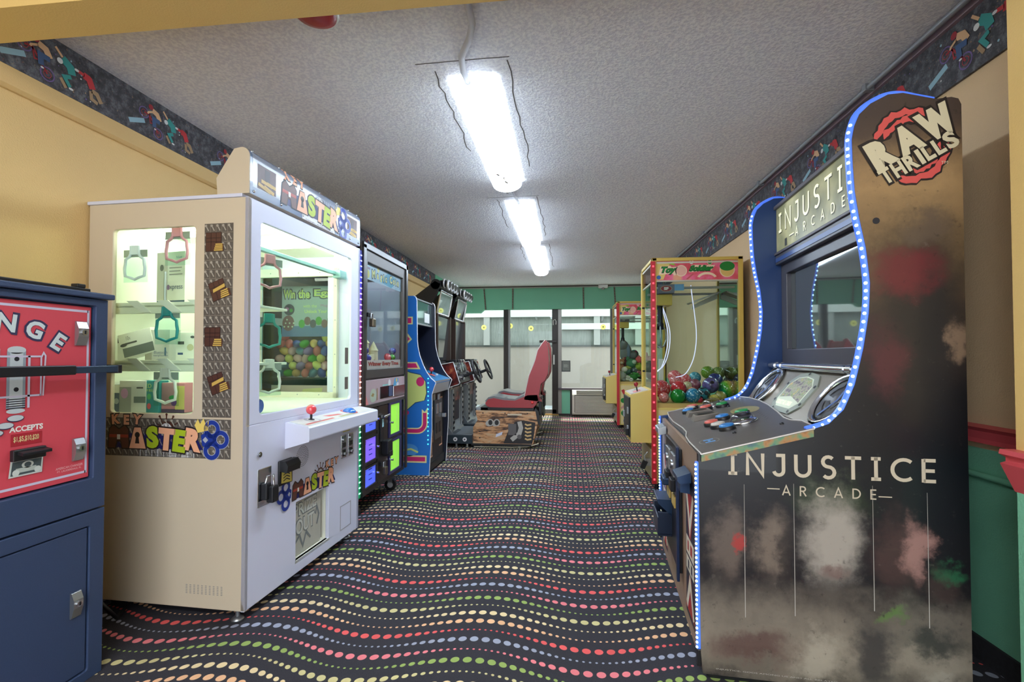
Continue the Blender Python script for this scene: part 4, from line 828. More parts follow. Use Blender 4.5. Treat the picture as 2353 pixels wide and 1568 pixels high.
# LED strip, blue to green
def led_mat(nm, stops, e, axis=2, z0=0, z1=1):
    m = mat(nm, (200, 200, 200), .4); g = NG(m); vec, x, y, z = g.xyz(); v = (x, y, z)[axis]
    c = g.ramp(g.m('DIVIDE', g.m('SUBTRACT', v, z0), z1-z0), stops); g.base(c); g.put(g.b.inputs['Emission Color'], c); g.b.inputs['Emission Strength'].default_value = e; return m
ST = [(0, (20, 190, 120)), (.25, (40, 200, 130)), (.36, (230, 190, 170)), (.5, (226, 130, 130)), (.62, (220, 40, 190)), (.75, (150, 90, 230)), (.9, (70, 80, 240)), (1, (30, 40, 160))]
MB().box((-.045, -.034, .18), (.0, -.004, 1.875)).build('light_channel', led_mat('egg_channel', [(p, tuple(int(v*.75) for v in c)) for p, c in ST], .25, 2, .2, 1.86), E_, .004)
b = MB()
for i in range(44): z = .21+i*.0378; b.box((-.034, -.037, z), (-.008, -.034, z+.008)).box((0, -.030, z), (.003, -.010, z+.008))
b.build('led_dots', led_mat('egg_leds', [(p, tuple(min(255, int(v*.6+110)) for v in c)) for p, c in ST], 2.6, 2, .2, 1.86), E_, stuff=True)
def caster(t, x, y, r=.05):
    c = MB().cyl((x, y-.014, r), (x, y+.014, r), r, n=18).build('caster', black, t, .004); MB().cyl((x, y-.016, r), (x, y+.016, r), r*.5, n=14).build('hub', mat('hub_grey', (170, 174, 180), .4), c)
    MB().box((x-.02, y-.02, r+.02), (x+.02, y-.015, r*2+.07)).box((x-.02, y+.015, r+.02), (x+.02, y+.02, r*2+.07)).box((x-.03, y-.02, r*2+.05), (x+.03, y+.02, r*2+.07)).build('fork', steel, c)
for x, y in ((-.10, .10), (-.10, EW-.10), (ED+.1, .1), (ED+.1, EW-.1)): caster(E_, x, y)
# eggs: plastic, heaped behind the glass
EC = {'red': (206, 86, 96), 'pink': (226, 160, 176), 'blue': (62, 84, 176), 'green': (44, 150, 40), 'yellow': (232, 222, 140), 'purple': (140, 100, 180), 'orange': (226, 168, 110), 'teal': (60, 110, 150)}
keys = list(EC); egg_me = {}
ORD = ['first', 'second', 'third', 'fourth', 'fifth', 'sixth', 'seventh', 'eighth', 'ninth']
def egg(p, c, ry, rz, where, i, j):
    if c not in egg_me:
        b = MB(); pr_ = [(0, -.036), (.013, -.034), (.022, -.027), (.028, -.012), (.0285, 0), (.026, .014), (.019, .029), (.010, .037), (0, .040)]
        b.lathe(pr_, (0, 0, 0), n=14); o = b.build('egg', mat('egg_'+c, EC[c], .25, coat=.5)); egg_me[c] = o.data; bpy.data.objects.remove(o)
    o = bpy.data.objects.new('plastic_egg', egg_me[c]); COL.objects.link(o); o.location = (EX+p[0], EY+p[1], p[2]); o.rotation_euler = (ry, rz, 0)
    return tag(o, ('%s plastic egg, %s layer up, %s from the machine back, behind its side glass' if where == 'side glass' else '%s plastic egg, %s layer up, %s from the light strip, behind its front glass') % (c, ORD[j], ORD[i]), 'plastic egg', 'plastic eggs heaped in the prize machine')
RND.seed(11)
hgt = [.27, .25, .23, .22, .24, .27, .25, .22, .22]
for i in range(9):
    for j in range(int(hgt[i]/.052)+1):
        x = -.635+i*.062+(.03 if j % 2 else 0)+RND.uniform(-.006, .006); z = 1.028+j*.052
        egg((min(x, -.10), .062+RND.uniform(0, .012), z), RND.choice(keys), RND.uniform(0, 3), RND.uniform(0, 3), 'side glass', i, j)
for i in range(8):
    for j in range((4, 3, 2, 1, 1, 2, 3, 4)[i]):
        y = .16+i*.082+(.03 if j % 2 else 0)+RND.uniform(-.006, .006); z = 1.028+j*.054
        egg((-.062-RND.uniform(0, .012), min(y, .80), z), RND.choice(keys), RND.uniform(0, 3), RND.uniform(0, 3), 'front glass', i, j)
MB().box((-.70, .03, .955), (-.03, EW-.03, .99)).build('egg_tray', mat('tray_grey', (190, 186, 190), .4), E_)
t = thing('toy_castle', 'cream toy castle with a pointed tower standing among the eggs', 'toy castle', (EX-.20, EY+.46, .99))
cm = mat('castle_cream', (226, 220, 190), .5)
MB().box((-.07, -.13, 0), (.07, .13, .17)).build('keep', cm, t, .004)
for x, y, r, h in ((.05, -.10, .035, .22), (.05, .10, .035, .20), (0, 0, .05, .26)): MB().cyl((x, y, 0), (x, y, h), r, n=14).build('tower', cm, t); MB().cyl((x, y, h), (x, y, h+.075), r*1.15, .002, n=14).build('spire', mat('castle_roof', (206, 200, 160), .5), t)
MB().box((.07, -.03, 0), (.074, .03, .07)).box((.07, -.09, .09), (.074, -.06, .13)).box((.07, .06, .09), (.074, .09, .13)).build('doorway', mat('castle_dark', (150, 130, 110), .5), t)
MB().cyl((-.3, .1, 1.86), (-.3, EW-.1, 1.86), .012, n=8).build('lamp_tube', mat('egg_lamp', (255, 250, 255), .4, emit=22.0), E_)
MB().box((-.66, EW-.03, 1.0), (-.05, EW-.022, 1.8)).build('back_lining', mat('lining_bluegrey', (150, 164, 186), .5), E_)

# ================================================================== BLUE UPRIGHT VIDEO GAME
m_blue = mat('game_blue', (36, 116, 204), .4); m_pink = mat('stripe_pink', (206, 44, 112), .4); m_crm = mat('stripe_cream', (232, 226, 160), .4); m_wt = mat('tmold_white', (222, 224, 226), .4)
P_ = thing('video_game_cabinet', 'blue upright video game cabinet with pink and cream side stripes', 'arcade cabinet', (-1.556, 4.5, 0))
prof = [(-.58, .0), (.236, .0), (.262, .45), (.262, .78), (.285, .85), (.300, .89), (.285, .905)]+[(.254, .93), (.21, .99), (.175, 1.058), (.14, 1.15), (.12, 1.24), (.114, 1.30), (.108, 1.69), (.098, 1.72), (.077, 1.733), (-.58, 1.735)]
for y0 in (0, .642):
    s_ = MB().prism(prof, 'y', y0, y0+.018).build('side_panel', m_blue if y0 == 0 else mat('game_dark', (20, 26, 44), .35), P_)
    MB().tube([(x, y0+.009, z) for x, z in prof[1:16]], .006, 6).build('edge_molding', m_wt, s_)
F = Flat((0, 0, 0), (1, 0, 0), (0, 0, 1))
def band(pts, w, closed=False): F.stroke(pts, w, m_crm, 1, closed); F.stroke(pts, w-.022, m_pink, 2, closed)
F.poly([(-.2, 1.455), (.072, 1.455), (.072, 1.53), (-.2, 1.53)], m_crm, 1); F.poly([(-.2, 1.467), (.058, 1.467), (.058, 1.518), (-.2, 1.518)], m_pink, 2)
F.poly([(-.15, 1.20), (-.0, 1.25), (.066, 1.31), (-.0, 1.40), (-.15, 1.45)], m_crm, 1); F.poly([(-.15, 1.225), (-.006, 1.27), (.045, 1.312), (-.006, 1.37), (-.15, 1.42)], m_pink, 2)
F.poly([(-.2, 1.02), (.15, 1.02), (.115, 1.09), (-.2, 1.09)], m_crm, 1); F.poly([(-.2, 1.034), (.125, 1.034), (.103, 1.077), (-.2, 1.077)], m_pink, 2)
pts = [(-.2, .425), (.12, .425)]+arc(.12, .50, .075, -90, 0, 6)[1:]+[(.195, .60)]
band(pts, .058); F.poly([(.166, .60), (.166, .635), (.195, .61), (.224, .655), (.224, .60)], m_crm, 1)
F.poly([(-.2, .12), (.215, .12), (.215, .19), (-.2, .19)], m_crm, 1); F.poly([(-.2, .134), (.20, .134), (.20, .176), (-.2, .176)], m_pink, 2)
# plain lime swoosh in place of the figure
lime = mat('swoosh_lime', (206, 220, 130), .4); edge = mat('swoosh_edge', (30, 70, 110), .4)
def sw(k, m, L): F.poly([(-.15, .60-k), (.02, .63-k), (.10, .70-k), (.19+k, .72), (.21+k, .79), (.20+k, .90), (.15, .965+k), (.05, .985+k), (-.02, 1.01+k), (-.15, 1.0+k)], m, L)
sw(.009, edge, 3); sw(0, lime, 4); F.disc((.15, .90), .04, m_pink, 5, .045); F.disc((.0, .60), .04, m_pink, 5, .025); F.disc((.04, .24), .09, mat('swoosh_blue', (80, 150, 214), .4), 1, .06); F.stroke([(-.05, .23), (.06, .25), (.13, .22)], .018, lime, 2)
F.build('side_print', P_)
MB().box((-.56, .018, .02), (.215, .642, .80)).build('lower_body', mat('game_black', (30, 30, 34), .45), P_)
MB().box((-.56, .018, 1.60), (.07, .642, 1.72)).box((-.56, .018, .8), (-.5, .642, 1.72)).build('upper_body', m_cab, P_)
mq = MB().box((.05, .02, 1.475), (.072, .64, 1.71)).build('marquee_glass', mat('marquee_mirror', (150, 176, 176), .06, .85), P_); MB().box((.05, .02, 1.462), (.085, .64, 1.478)).box((.05, .02, 1.708), (.085, .64, 1.722)).build('marquee_trim', steel, mq, .002)
MB().box((.073, .38, 1.50), (.074, .56, 1.60)).build('paper_reflection', mat('reflection_white', (226, 228, 226), .6), mq)  # white patch painting a sheet of paper reflected in the marquee glass
MB().prism([(-.30, 1.46), (-.28, 1.47), (.06, 1.0), (.04, .99)], 'y', .02, .64).build('screen', mat('crt_black', (14, 18, 28), .08, coat=1), P_)
MB().prism([(-.05, 1.47), (.05, 1.475), (.05, 1.462), (-.28, 1.45)], 'y', .02, .64).build('speaker_board', mat('game_dark'), P_)
cp = MB().prism([(.03, 1.0), (.285, .905), (.282, .875), (.03, .95)], 'y', .02, .64).build('control_panel', mat('panel_blue', (40, 120, 176), .35), P_, .003)
MB().cyl((.16, .33, .95), (.165, .33, 1.0), .008).build('joystick_shaft', blackm, cp); MB().ball((.165, .33, 1.01), .024, 14, 10).build('joystick_ball', mat('joy_red', (226, 60, 64), .2, coat=1), cp); MB().lathe([(.05, 0), (.045, .004), (0, .005)], (.16, .33, .958), (.34, 0, .94), 20).build('joystick_plate', mat('joy_plate', (176, 60, 60), .4), cp)
for y in (.50, .14): MB().cyl((.17, y, .945), (.173, y, .96), .016, n=14).build('push_button', m_wt, cp)
MB().prism([(.28, .89), (.287, .905), (.262, .78), (.24, .80)], 'y', .02, .64).build('apron', mat('apron_grey', (176, 180, 180), .35, .4), P_, .002)
F = Flat((.2155, 0, 0), (0, 1, 0), (0, 0, 1)); oc = mat('maze_orange', (226, 176, 140), .5)
for (y, z, w_, h_) in ((.05, .70, .02, .09), (.10, .62, .10, .015), (.05, .5, .09, .015), (.12, .4, .02, .11), (.05, .38, .10, .015), (.05, .2, .02, .15), (.10, .14, .10, .015), (.16, .15, .02, .18), (.09, .3, .09, .015), (.20, .28, .015, .12), (.10, .54, .015, .09), (.48, .7, .1, .015), (.52, .55, .015, .14), (.45, .2, .12, .015), (.54, .22, .015, .2)): F.rect(y, z, y+w_, z+h_, oc)
F.rect(.22, .66, .30, .76, mat('maze_pale', (200, 196, 190), .5)); F.build('front_print', P_)
cdr = MB().box((.215, .22, .30), (.235, .50, .70)).build('coin_door', mat('coin_grey2', (70, 74, 76), .35, .5), P_, .003)
for y in (.26, .38): MB().box((.235, y, .56), (.243, y+.07, .66)).build('coin_slot', steel, cdr, .002); MB().box((.235, y, .36), (.24, y+.07, .47)).build('coin_return', black, cdr, .002)
MB().box((.235, .30, .70), (.25, .36, .76)).build('hasp', steel, cdr, .003); MB().box((.235, .48, .50), (.275, .52, .54)).build('padlock', steel, cdr, .004)
MB().box((-.56, .02, .02), (.225, .64, .10)).build('kick_plate', blackm, P_)
b = MB()
for i in range(16): z = .30+i*.042; b.ball((.228, -.003, z), .006, 8, 5)
b.build('led_dots', mat('led_cyan', (60, 226, 206), .4, emit=2.2), P_, stuff=True)

# ================================================================== RACING GAMES (two linked units)
m_rseat = mat('seat_red', (158, 48, 54), .38, noise=.08, nscale=12); m_vinyl = mat('seat_vinyl', (110, 112, 114), .28, coat=.4)
m_anim = mat('pod_print', (190, 140, 96), .45)
g = NG(m_anim); vec, gx, gy, gz = g.xyz()
mpn = g.n('ShaderNodeMapping'); mpn.inputs['Rotation'].default_value = (0, R(28), 0); mpn.inputs['Scale'].default_value = (5, 5, 30); g.put(mpn.inputs[0], vec)
g.base(g.ramp(g.noise(mpn.outputs[0], 1.0, 4, .7), [(.36, (46, 34, 30)), (.44, (120, 84, 58)), (.52, (206, 152, 104)), (.66, (196, 168, 134))]))
m_fire = mat('dash_print', (90, 30, 28), .35)
g = NG(m_fire); vec, gx, gy, gz = g.xyz(); g.base(g.ramp(g.noise(vec, 9, 4, .6), [(.35, (34, 20, 22)), (.5, (92, 30, 30)), (.62, (150, 60, 44)), (.75, (190, 130, 90))]))
m_tread = mat('tread_steel', (168, 176, 182), .3, .8)
def racing():
    t = thing('racing_game', 'x', 'racing game', (-1.49, 5.90, 0))
    LW = .70
    bd = MB().box((-.58, 0, .02), (-.06, LW, .80)).box((-.58, .02, .8), (-.20, LW-.02, 1.70)).build('cabinet', mat('race_black', (34, 34, 38), .4), t, .006)
    # overhead arm, mirror marquee and chrome pipes
    for y in (0, LW-.05): MB().prism([(-.58, 1.62), (-.30, 1.66), (-.16, 1.90), (-.10, 2.06), (-.17, 2.10), (-.28, 2.02), (-.58, 1.80)], 'y', y, y+.05).build('arm', m_blk, t, .006)
    MB().cyl((-.16, .0, 2.06), (-.16, LW, 2.06), .065, n=20).build('crossbar', black, t, .006)
    mq = MB().prism([(-.17, 1.70), (-.155, 1.70), (-.10, 1.97), (-.115, 1.975)], 'y', .06, LW-.06).build('marquee_mirror', mat('mirror', (200, 206, 210), .04, 1.0), t)
    b = MB()
    for i in range(12): y = .07+(LW-.14)*i/11; b.ball((-.155, y, 1.695), (.012, .02, .018), 8, 6); b.ball((-.10, y, 1.985), (.012, .02, .018), 8, 6)
    b.tube([(-.15, .055, 1.70), (-.12, .05, 1.85), (-.10, .055, 1.98)], .009, 8).tube([(-.15, LW-.055, 1.70), (-.12, LW-.05, 1.85), (-.10, LW-.055, 1.98)], .009, 8).build('chrome_trim', chrome, mq)
    for i in range(4):
        y = .10+i*.155; MB().tube([(-.14, y, 2.08), (-.05, y-.03, 2.075), (.0, y-.06, 2.05)], [.042, .046, .046], 16).build('exhaust_pipe', mat('pipe_dark', (70, 72, 76), .3, .7), t); MB().tube([(.0+.012*0, y-.06+.052*math.cos(2*PI*i/20), 2.05+.058*math.sin(2*PI*i/20)) for i in range(20)], .013, 8, closed=True).build('pipe_ring', mat('pipe_chrome', (236, 238, 240), .25, .4), t); MB().tube([(-.06, y-.035+.05*math.cos(2*PI*i/20), 2.075+.054*math.sin(2*PI*i/20)) for i in range(20)], .010, 8, closed=True).build('pipe_ring', MATS['pipe_chrome'], t)
        MB().cyl((-.001, y-.061, 2.049), (.004, y-.064, 2.047), .046, n=18).build('pipe_mouth', mat('pipe_grey', (120, 124, 126), .3, .8), t)
    sc = MB().prism([(-.20, 1.10), (-.185, 1.09), (-.15, 1.66), (-.165, 1.66)], 'y', .04, LW-.04).build('screen', mat('race_screen', (150, 154, 156), .06, .9), t)
    MB().box((-.20, .0, 1.08), (-.13, .04, 1.69)).box((-.20, LW-.04, 1.08), (-.13, LW, 1.69)).build('screen_frame', mat('race_brown', (60, 44, 36), .4), sc)
    # dashboard
    for y in (0, LW-.02): MB().prism([(-.14, 1.03), (.04, 1.06), (.07, 1.07), (.155, .81), (.14, .79), (0, .745), (-.08, .80)], 'y', y, y+.02).build('dash_side', m_fire, t, .002)
    MB().tube([(-.14, 0, 1.03), (.07, 0, 1.07), (.155, 0, .81), (.14, 0, .79), (0, 0, .745)], .006, 6).build('edge_molding', m_wt, t)
    ds = MB().prism([(-.14, 1.03), (.065, 1.065), (.15, .81), (.0, .75), (-.1, .8)], 'y', .02, LW-.02).build('dashboard', mat('dash_dark', (60, 56, 54), .3, .4), t, .004)
    for i in range(6):
        z = 1.02-.036*i; x = .083+.0122*i; MB().box((x-.02, .03, z-.013), (x+.012, .12, z+.013)).build('gauge', (steel, blackm)[i % 2], ds, .004)
    for (y, z, r) in ((.22, .98, .05), (.36, 1.0, .06), (.50, .98, .05), (.60, .90, .04), (.24, .87, .04)):
        x = .07+(1.07-z)*.327; MB().cyl((x-.01, y, z), (x+.022, y, z+.008), r, n=18).build('gauge_ring', chrome, ds); MB().cyl((x+.0, y, z), (x+.018, y, z+.006), r*.75, n=18).build('gauge_face', mat('gauge_face', (60, 54, 50), .2), ds)
    for y in (.14, .30, .46, .60): MB().box((-.02, y, 1.05), (.07, y+.07, 1.10)).build('engine_block', (chrome, blackm)[int(y*10) % 2], ds, .008)
    wh = MB()
    cx, cy, cz = .30, .35, .945; ax = Vector((.93, 0, .36)); a = Vector((0, 1, 0)); b2 = ax.cross(a)
    w2_ = wh.tube([tuple(Vector((cx, cy, cz))+a*(.15*math.cos(2*PI*i/28))+b2*(.15*math.sin(2*PI*i/28))) for i in range(28)], .0145, 10, closed=True).build('steering_wheel', mat('wheel_black', (34, 32, 32), .5), t)
    b = MB(); b.cyl((.09, cy, .865), (cx, cy, cz), .022, n=12).build('steering_column', black, w2_)
    b = MB()
    for k in range(3):
        an = R(90+k*120); b.tube([(cx-.02, cy, cz-.008), tuple(Vector((cx, cy, cz))+a*(.145*math.cos(an))+b2*(.145*math.sin(an)))], .010, 8)
    b.lathe([(0, .012), (.035, .01), (.04, -.02), (0, -.02)], (cx-.01, cy, cz-.004), ax, 16).build('spokes', blackm, w2_)
    # columns and pedal well
    for y in (.02, .56): MB().box((-.05, y, .16), (.035, y+.10, .76)).box((.035, y+.02, .2), (.06, y+.08, .72)).build('column', mat('column_print', (150, 152, 150), .35, .5), t, .004)
    b = MB(); 
    for y in (.02, .56):
        for i in range(7): b.box((.06, y+.025, .22+i*.07), (.072, y+.075, .25+i*.07))
    b.build('column_louver', blackm, t)
    MB().box((-.04, .12, .30), (.02, .56, .74)).build('coin_panel', mat('coin_panel', (52, 48, 56), .4, .3), t); MB().box((.0, .14, .56), (.03, .54, .74)).build('flame_print', m_fire, t)
    MB().box((-.05, 0, .05), (.315, LW, .155)).build('pedal_base', mat('pedal_teal', (48, 60, 68), .4, .3), t, .004)
    MB().prism([(-.03, .157), (.30, .157), (.32, .17), (.06, .17), (-.03, .33)], 'y', .01, LW-.01).build('foot_plate', m_tread, t)
    for i in range(6): MB().prism([(.04+.0, .172), (.10, .172), (.10, .178), (.04, .186)], 'y', .04+i*.055, .06+i*.055).build('foot_rib', mat('rib_dark', (110, 114, 118), .4, .6), t)
    for x in (.10, .22): l_ = MB().cyl((x, -.006, .105), (x, .004, .105), .026, n=18).build('side_lamp', mat('lamp_white', (226, 224, 226), .3), t); MB().cyl((x, -.009, .105), (x, -.006, .105), .010, n=12).build('lamp_core', black, l_)
    # seat pod
    pod = [(.315, .05), (1.07, .05), (1.10, .18), (1.13, .30), (1.10, .455), (.345, .46), (.37, .34), (.315, .25)]
    MB().prism(pod, 'y', .06, LW-.06).build('seat_pod', m_anim, t, .006)
    F = Flat((0, .06, 0), (1, 0, 0), (0, 0, 1)); pm_ = mat('pod_pipe', (176, 172, 164), .35); dk = mat('pod_dark', (36, 34, 36), .4); mid = mat('pod_mid', (96, 92, 92), .4); coil = mat('pod_coil', (212, 178, 120), .4)
    F.poly([(.70, .055), (1.06, .055), (1.085, .18), (1.10, .32), (.95, .345), (.86, .33), (.78, .26)], dk, 0)
    for x in (.535, .615): G_ = Flat((0, .06, 0), (1, 0, 0), (0, 0, 1)); G_.disc((x-.02, .30), .042, pm_, 1, .036); G_.disc((x, .312), .042, pm_, 2, .045); G_.disc((x, .312), .026, dk, 3, .032); G_.build('printed_exhaust', t)
    F.stroke([(.90, .33), (.92, .25), (.90, .18), (.80, .10)], .055, pm_, 1); F.rect(.76, .16, .86, .30, mid, 1); F.disc((.90, .14), .028, mid, 2)
    G_ = Flat((0, .06, 0), (1, 0, 0), (0, 0, 1))
    for i in range(5): G_.stroke([(.97, .30-.045*i), (1.0, .285-.045*i), (1.05, .295-.045*i)], .020, coil, 1)
    G_.build('printed_spring', t)
    F.build('printed_engine', t); F = Flat((0, .06, 0), (1, 0, 0), (0, 0, 1))
    F.poly([(.60, .13), (.68, .16), (.69, .20), (.61, .17)], mat('pod_sticker', (206, 210, 226), .5), 1)
    F.build('sticker', t); F = Flat((0, .06, 0), (1, 0, 0), (0, 0, 1))
    for x, z in ((.44, .43), (.72, .43), (1.0, .43), (.40, .12), (.40, .2)): F.disc((x, z), .009, dk, 4, n=8)
    F.poly([(.75, .405), (.93, .405), (.93, .425), (.75, .425)], mat('pod_plate', (206, 190, 164), .4), 1)
    F.build('bolt', t, stuff=True)
    MB().box((.30, .02, .03), (1.05, LW-.02, .05)).build('pod_skid', black, t); MB().tube([(.33, .04, .012), (.8, .04, .012), (1.0, .045, .02), (1.14, .06, .06)], .007, 6).build('cable_trunk', mat('trunk_cream', (214, 206, 180), .5), t)
    for x in (.1, .24, .42, .9): MB().cyl((x, .06, 0), (x, .06, .05), .014, n=10).lathe([(0, 0), (.026, 0), (.02, .012), (0, .014)], (x, .06, 0), n=14).build('leveler', steel, t)
    MB().box((.40, .10, .46), (1.08, LW-.10, .50)).build('seat_rail', blackm, t, .004); MB().box((.345, .10, .46), (.50, LW-.10, .495)).build('pod_top', m_tread, t, .004)
    MB().prism([(1.08, .455), (1.13, .30), (1.16, .26), (1.14, .44), (1.10, .50)], 'y', .09, LW-.09).build('rear_bracket', black, t, .004)
    # moulded bucket seat
    sy0, sy1 = .10, LW-.10
    base = [(.46, .55), (.48, .515), (.52, .50), (1.06, .49), (1.10, .53), (1.135, .60), (1.12, .66), (1.0, .655), (.84, .585), (.70, .59), (.57, .615), (.50, .60)]
    st = MB().prism(base, 'y', sy0, sy1).build('seat_shell', m_rseat, t, .018, 3)
    back = [(.955, .60), (.985, .74), (1.02, .90), (1.07, 1.02), (1.10, 1.10), (1.13, 1.22), (1.19, 1.31), (1.225, 1.35), (1.255, 1.25), (1.265, 1.10), (1.255, .93), (1.215, .84), (1.165, .80), (1.14, .66), (1.13, .58)]
    bk = MB().prism([(x, z) for x, z in back], 'y', sy0, sy0+.075).prism(back, 'y', sy1-.075, sy1).prism([(x+.05, z-.01) if x < 1.14 else (x, z-.02) for x, z in back], 'y', sy0+.075, sy1-.075).build('backrest', m_rseat, t, .02, 3)
    MB().tube([(x-.004, sy0+.01, z) for x, z in back[:8]], .007, 6).tube([(x-.004, sy1-.01, z) for x, z in back[:8]], .007, 6).build('piping', mat('piping_pale', (206, 196, 190), .4), bk)
    cu = [(.455, .575), (.50, .625), (.57, .64), (.70, .615), (.84, .605), (.98, .67), (.98, .64), (.84, .58), (.70, .585), (.57, .60), (.48, .56)]
    MB().prism(cu, 'y', sy0+.01, sy1-.01, sm=False).build('seat_cushion', m_vinyl, t, .008, 3)
    MB().ball((1.06, sy0-.004, .565), (.02, .012, .02), 12, 8).build('recline_knob', mat('knob_red', (226, 70, 70), .3), t)
    MB().box((1.13, sy0+.12, .40), (1.17, sy1-.12, .62)).build('seat_mount', black, t, .006)
    return t
ra = racing(); rb = copy_tree(ra); rb.location.y = 6.86
ra['label'] = 'racing game with a red bucket seat, standing beside the blue video game cabinet'; rb['label'] = 'racing game beside the glass wall, its red seat mostly hidden behind its twin'
ra['group'] = rb['group'] = 'racing games'
# ================================================================== CRANE MACHINES
m_cy = mat('crane_yellow', (216, 186, 92), .45); m_cyl = mat('crane_pale_yellow', (222, 196, 110), .45); m_cred = mat('crane_red', (196, 44, 54), .35)
gcr = glass('crane_glass', (240, 246, 242), .8)
m_hd = mat('crane_header', (226, 88, 108), .4)
g = NG(m_hd); vec, gx, gy, gz = g.xyz(); g.base(g.ramp(g.noise(vec, 7, 3, .6), [(.3, (206, 70, 76)), (.48, (226, 92, 110)), (.6, (236, 110, 150)), (.72, (232, 170, 130))]))
gr1 = mat('toy_green', (20, 130, 50), .4); gr2 = mat('toy_lime', (150, 206, 60), .4); gdk = mat('toy_dark', (24, 60, 30), .4); gcm = mat('toy_cream', (240, 214, 180), .4)
def crane(loc, w, dep, h=2.0, label='', led=True):
    """front faces -X, near side faces -Y; w along y, dep along x"""
    t = thing('crane_machine', label, 'crane machine', loc, 0, 'yellow crane machines')
    hz = 1.80
    for x in (.0, dep-.04):
        for y in (0, w-.04): MB().box((x, y, .05), (x+.04, y+.04, h-.02)).build('post', m_cy, t, .004)
    MB().box((0, 0, h-.03), (dep, .045, h)).box((0, w-.045, h-.03), (dep, w, h)).box((0, 0, h-.03), (.045, w, h)).box((dep-.045, 0, h-.03), (dep, w, h)).build('top_frame', m_cy, t, .006)
    MB().box((.01, .01, h-.05), (dep-.01, w-.01, h-.035)).build('roof', mat('crane_roof', (206, 200, 186), .6), t)
    hp = MB().box((.04, .012, hz+.005), (dep-.04, .022, h-.03)).build('header_panel', m_hd, t)
    MB().box((.012, .04, hz+.005), (.020, w-.04, h-.03)).build('front_header', glass('crane_header_clear', (226, 214, 214), .6), t)
    F = Flat((0, .012, 0), (1, 0, 0), (0, 0, 1)); s = (dep-.08)/.69
    def X(v): return .04+v*s
    F.poly([(X(.0), hz+.01), (X(.06), hz+.01), (X(.12), hz+.16), (X(.0), hz+.16)], m_cyl, 0)
    if dep > .6:
        F.poly([(X(.02), hz+.055), (X(.14), hz+.06), (X(.15), hz+.045), (X(.17), hz+.05), (X(.185), hz+.12), (X(.13), hz+.118), (X(.12), hz+.13), (X(.035), hz+.125)], gcm, 1); F.text('Toy', X(.10), hz+.088, .075, gdk, 2, w=.135*s, bold=.09, slant=.35); F.text('Toy', X(.10), hz+.09, .062, gr1, 3, w=.125*s, bold=.05, slant=.35)
        F.poly([(X(.275), hz+.07), (X(.47), hz+.085), (X(.50), hz+.13), (X(.30), hz+.135)], gcm, 1); F.text('Soldier', X(.385), hz+.104, .056, gdk, 2, w=.20*s, bold=.09, slant=.4); F.text('Soldier', X(.385), hz+.105, .046, gr1, 3, w=.19*s, bold=.05, slant=.4)
        for x, z, r, m_ in ((.212, .085, .042, mat('ball_print_pink', (232, 180, 160), .4)), (.60, .085, .055, mat('ball_print_tan', (226, 190, 110), .4))): F.disc((X(x), hz+z), r+.008, gcm, 1); F.disc((X(x), hz+z), r, m_, 2)
        F.disc((X(.60), hz+.118), .062, gr1, 3, .04); F.disc((X(.455), hz+.155), .022, gcm, 1); F.disc((X(.455), hz+.155), .018, gr1, 2); F.disc((X(.30), hz+.16), .018, white_ink, 1); F.disc((X(.30), hz+.16), .010, m_hd, 2)
        F.ring((X(.43), hz+.01), .075, .02, gcm, 1, n=16, a0=20, a1=160, ry=.05); F.poly([(X(.25), hz+.01), (X(.31), hz+.06), (X(.32), hz+.055), (X(.27), hz+.01)], mat('ball_print_rust', (200, 90, 90), .4), 1)
        F.disc((X(.02), hz+.03), .018, mat('print_blue2', (40, 100, 170), .4), 2); F.poly([(X(.09), hz+.15), (X(.13), hz+.14), (X(.17), hz+.13), (X(.13), hz+.165)], gr2, 1)
    F.build('header_print', hp)
    # glass: near side, front, far side; mirror at the back
    MB().box((.04, .016, .74), (dep-.04, .020, hz)).build('side_glass', gcr, t); MB().box((.04, w-.02, .74), (dep-.04, w-.016, hz)).build('side_glass', gcr, t); MB().box((.016, .04, .74), (.020, w-.04, hz)).build('front_glass', gcr, t)
    MB().box((dep-.030, .04, .74), (dep-.024, w-.04, hz+.1)).build('mirror_back', mat('crane_mirror', (206, 212, 208), .03, 1.0), t)
    MB().box((.04, .012, hz-.008), (dep-.04, .03, hz+.005)).box((.012, .04, hz-.008), (.03, w-.04, hz+.005)).build('glass_rail', mat('rail_pale', (206, 206, 190), .3, .5), t)
    MB().cyl((.016, w-.02, .5), (.016, w-.02, h-.03), .008, n=8).build('door_edge', mat('edge_dark', (70, 58, 56), .4), t)
    b = MB()
    for z in (1.0, 1.62): b.cyl((.004, w-.025, z), (.03, w-.025, z), .018, n=12)
    b.build('door_knob', blackm, t)
    # body
    MB().box((.02, .02, .05), (dep-.02, w-.02, .70)).build('body', m_cyl, t, .003)
    MB().box((.03, .03, .70), (dep-.03, w-.03, .74)).build('prize_bed', mat('bed_tan', (196, 164, 96), .6), t)
    F = Flat((0, .02, 0), (1, 0, 0), (0, 0, 1)); F.rect(.05, .07, dep-.05, .68, mat('body_cream', (226, 204, 150), .45)); 
    F.poly([(.06, .60), (.10, .62), (.17, .50), (.13, .46)], m_cred, 1); F.disc((.09, .44), .04, gr1, 1); F.poly([(.05, .33), (.16, .42), (.18, .38), (.06, .30)], mat('body_rose', (206, 150, 140), .45), 1); F.disc((.10, .24), .045, gr1, 1); F.disc((.10, .24), .03, gdk, 2); F.disc((.14, .12), .05, mat('body_blue', (40, 110, 170), .45), 1)
    for k in range(5): F.disc((.24+.1*k, .2+.12*(k % 3)), .05, (gr1, m_cred, mat('body_blue', (40, 110, 170), .45))[k % 3], 1)
    F.build('body_print', t)
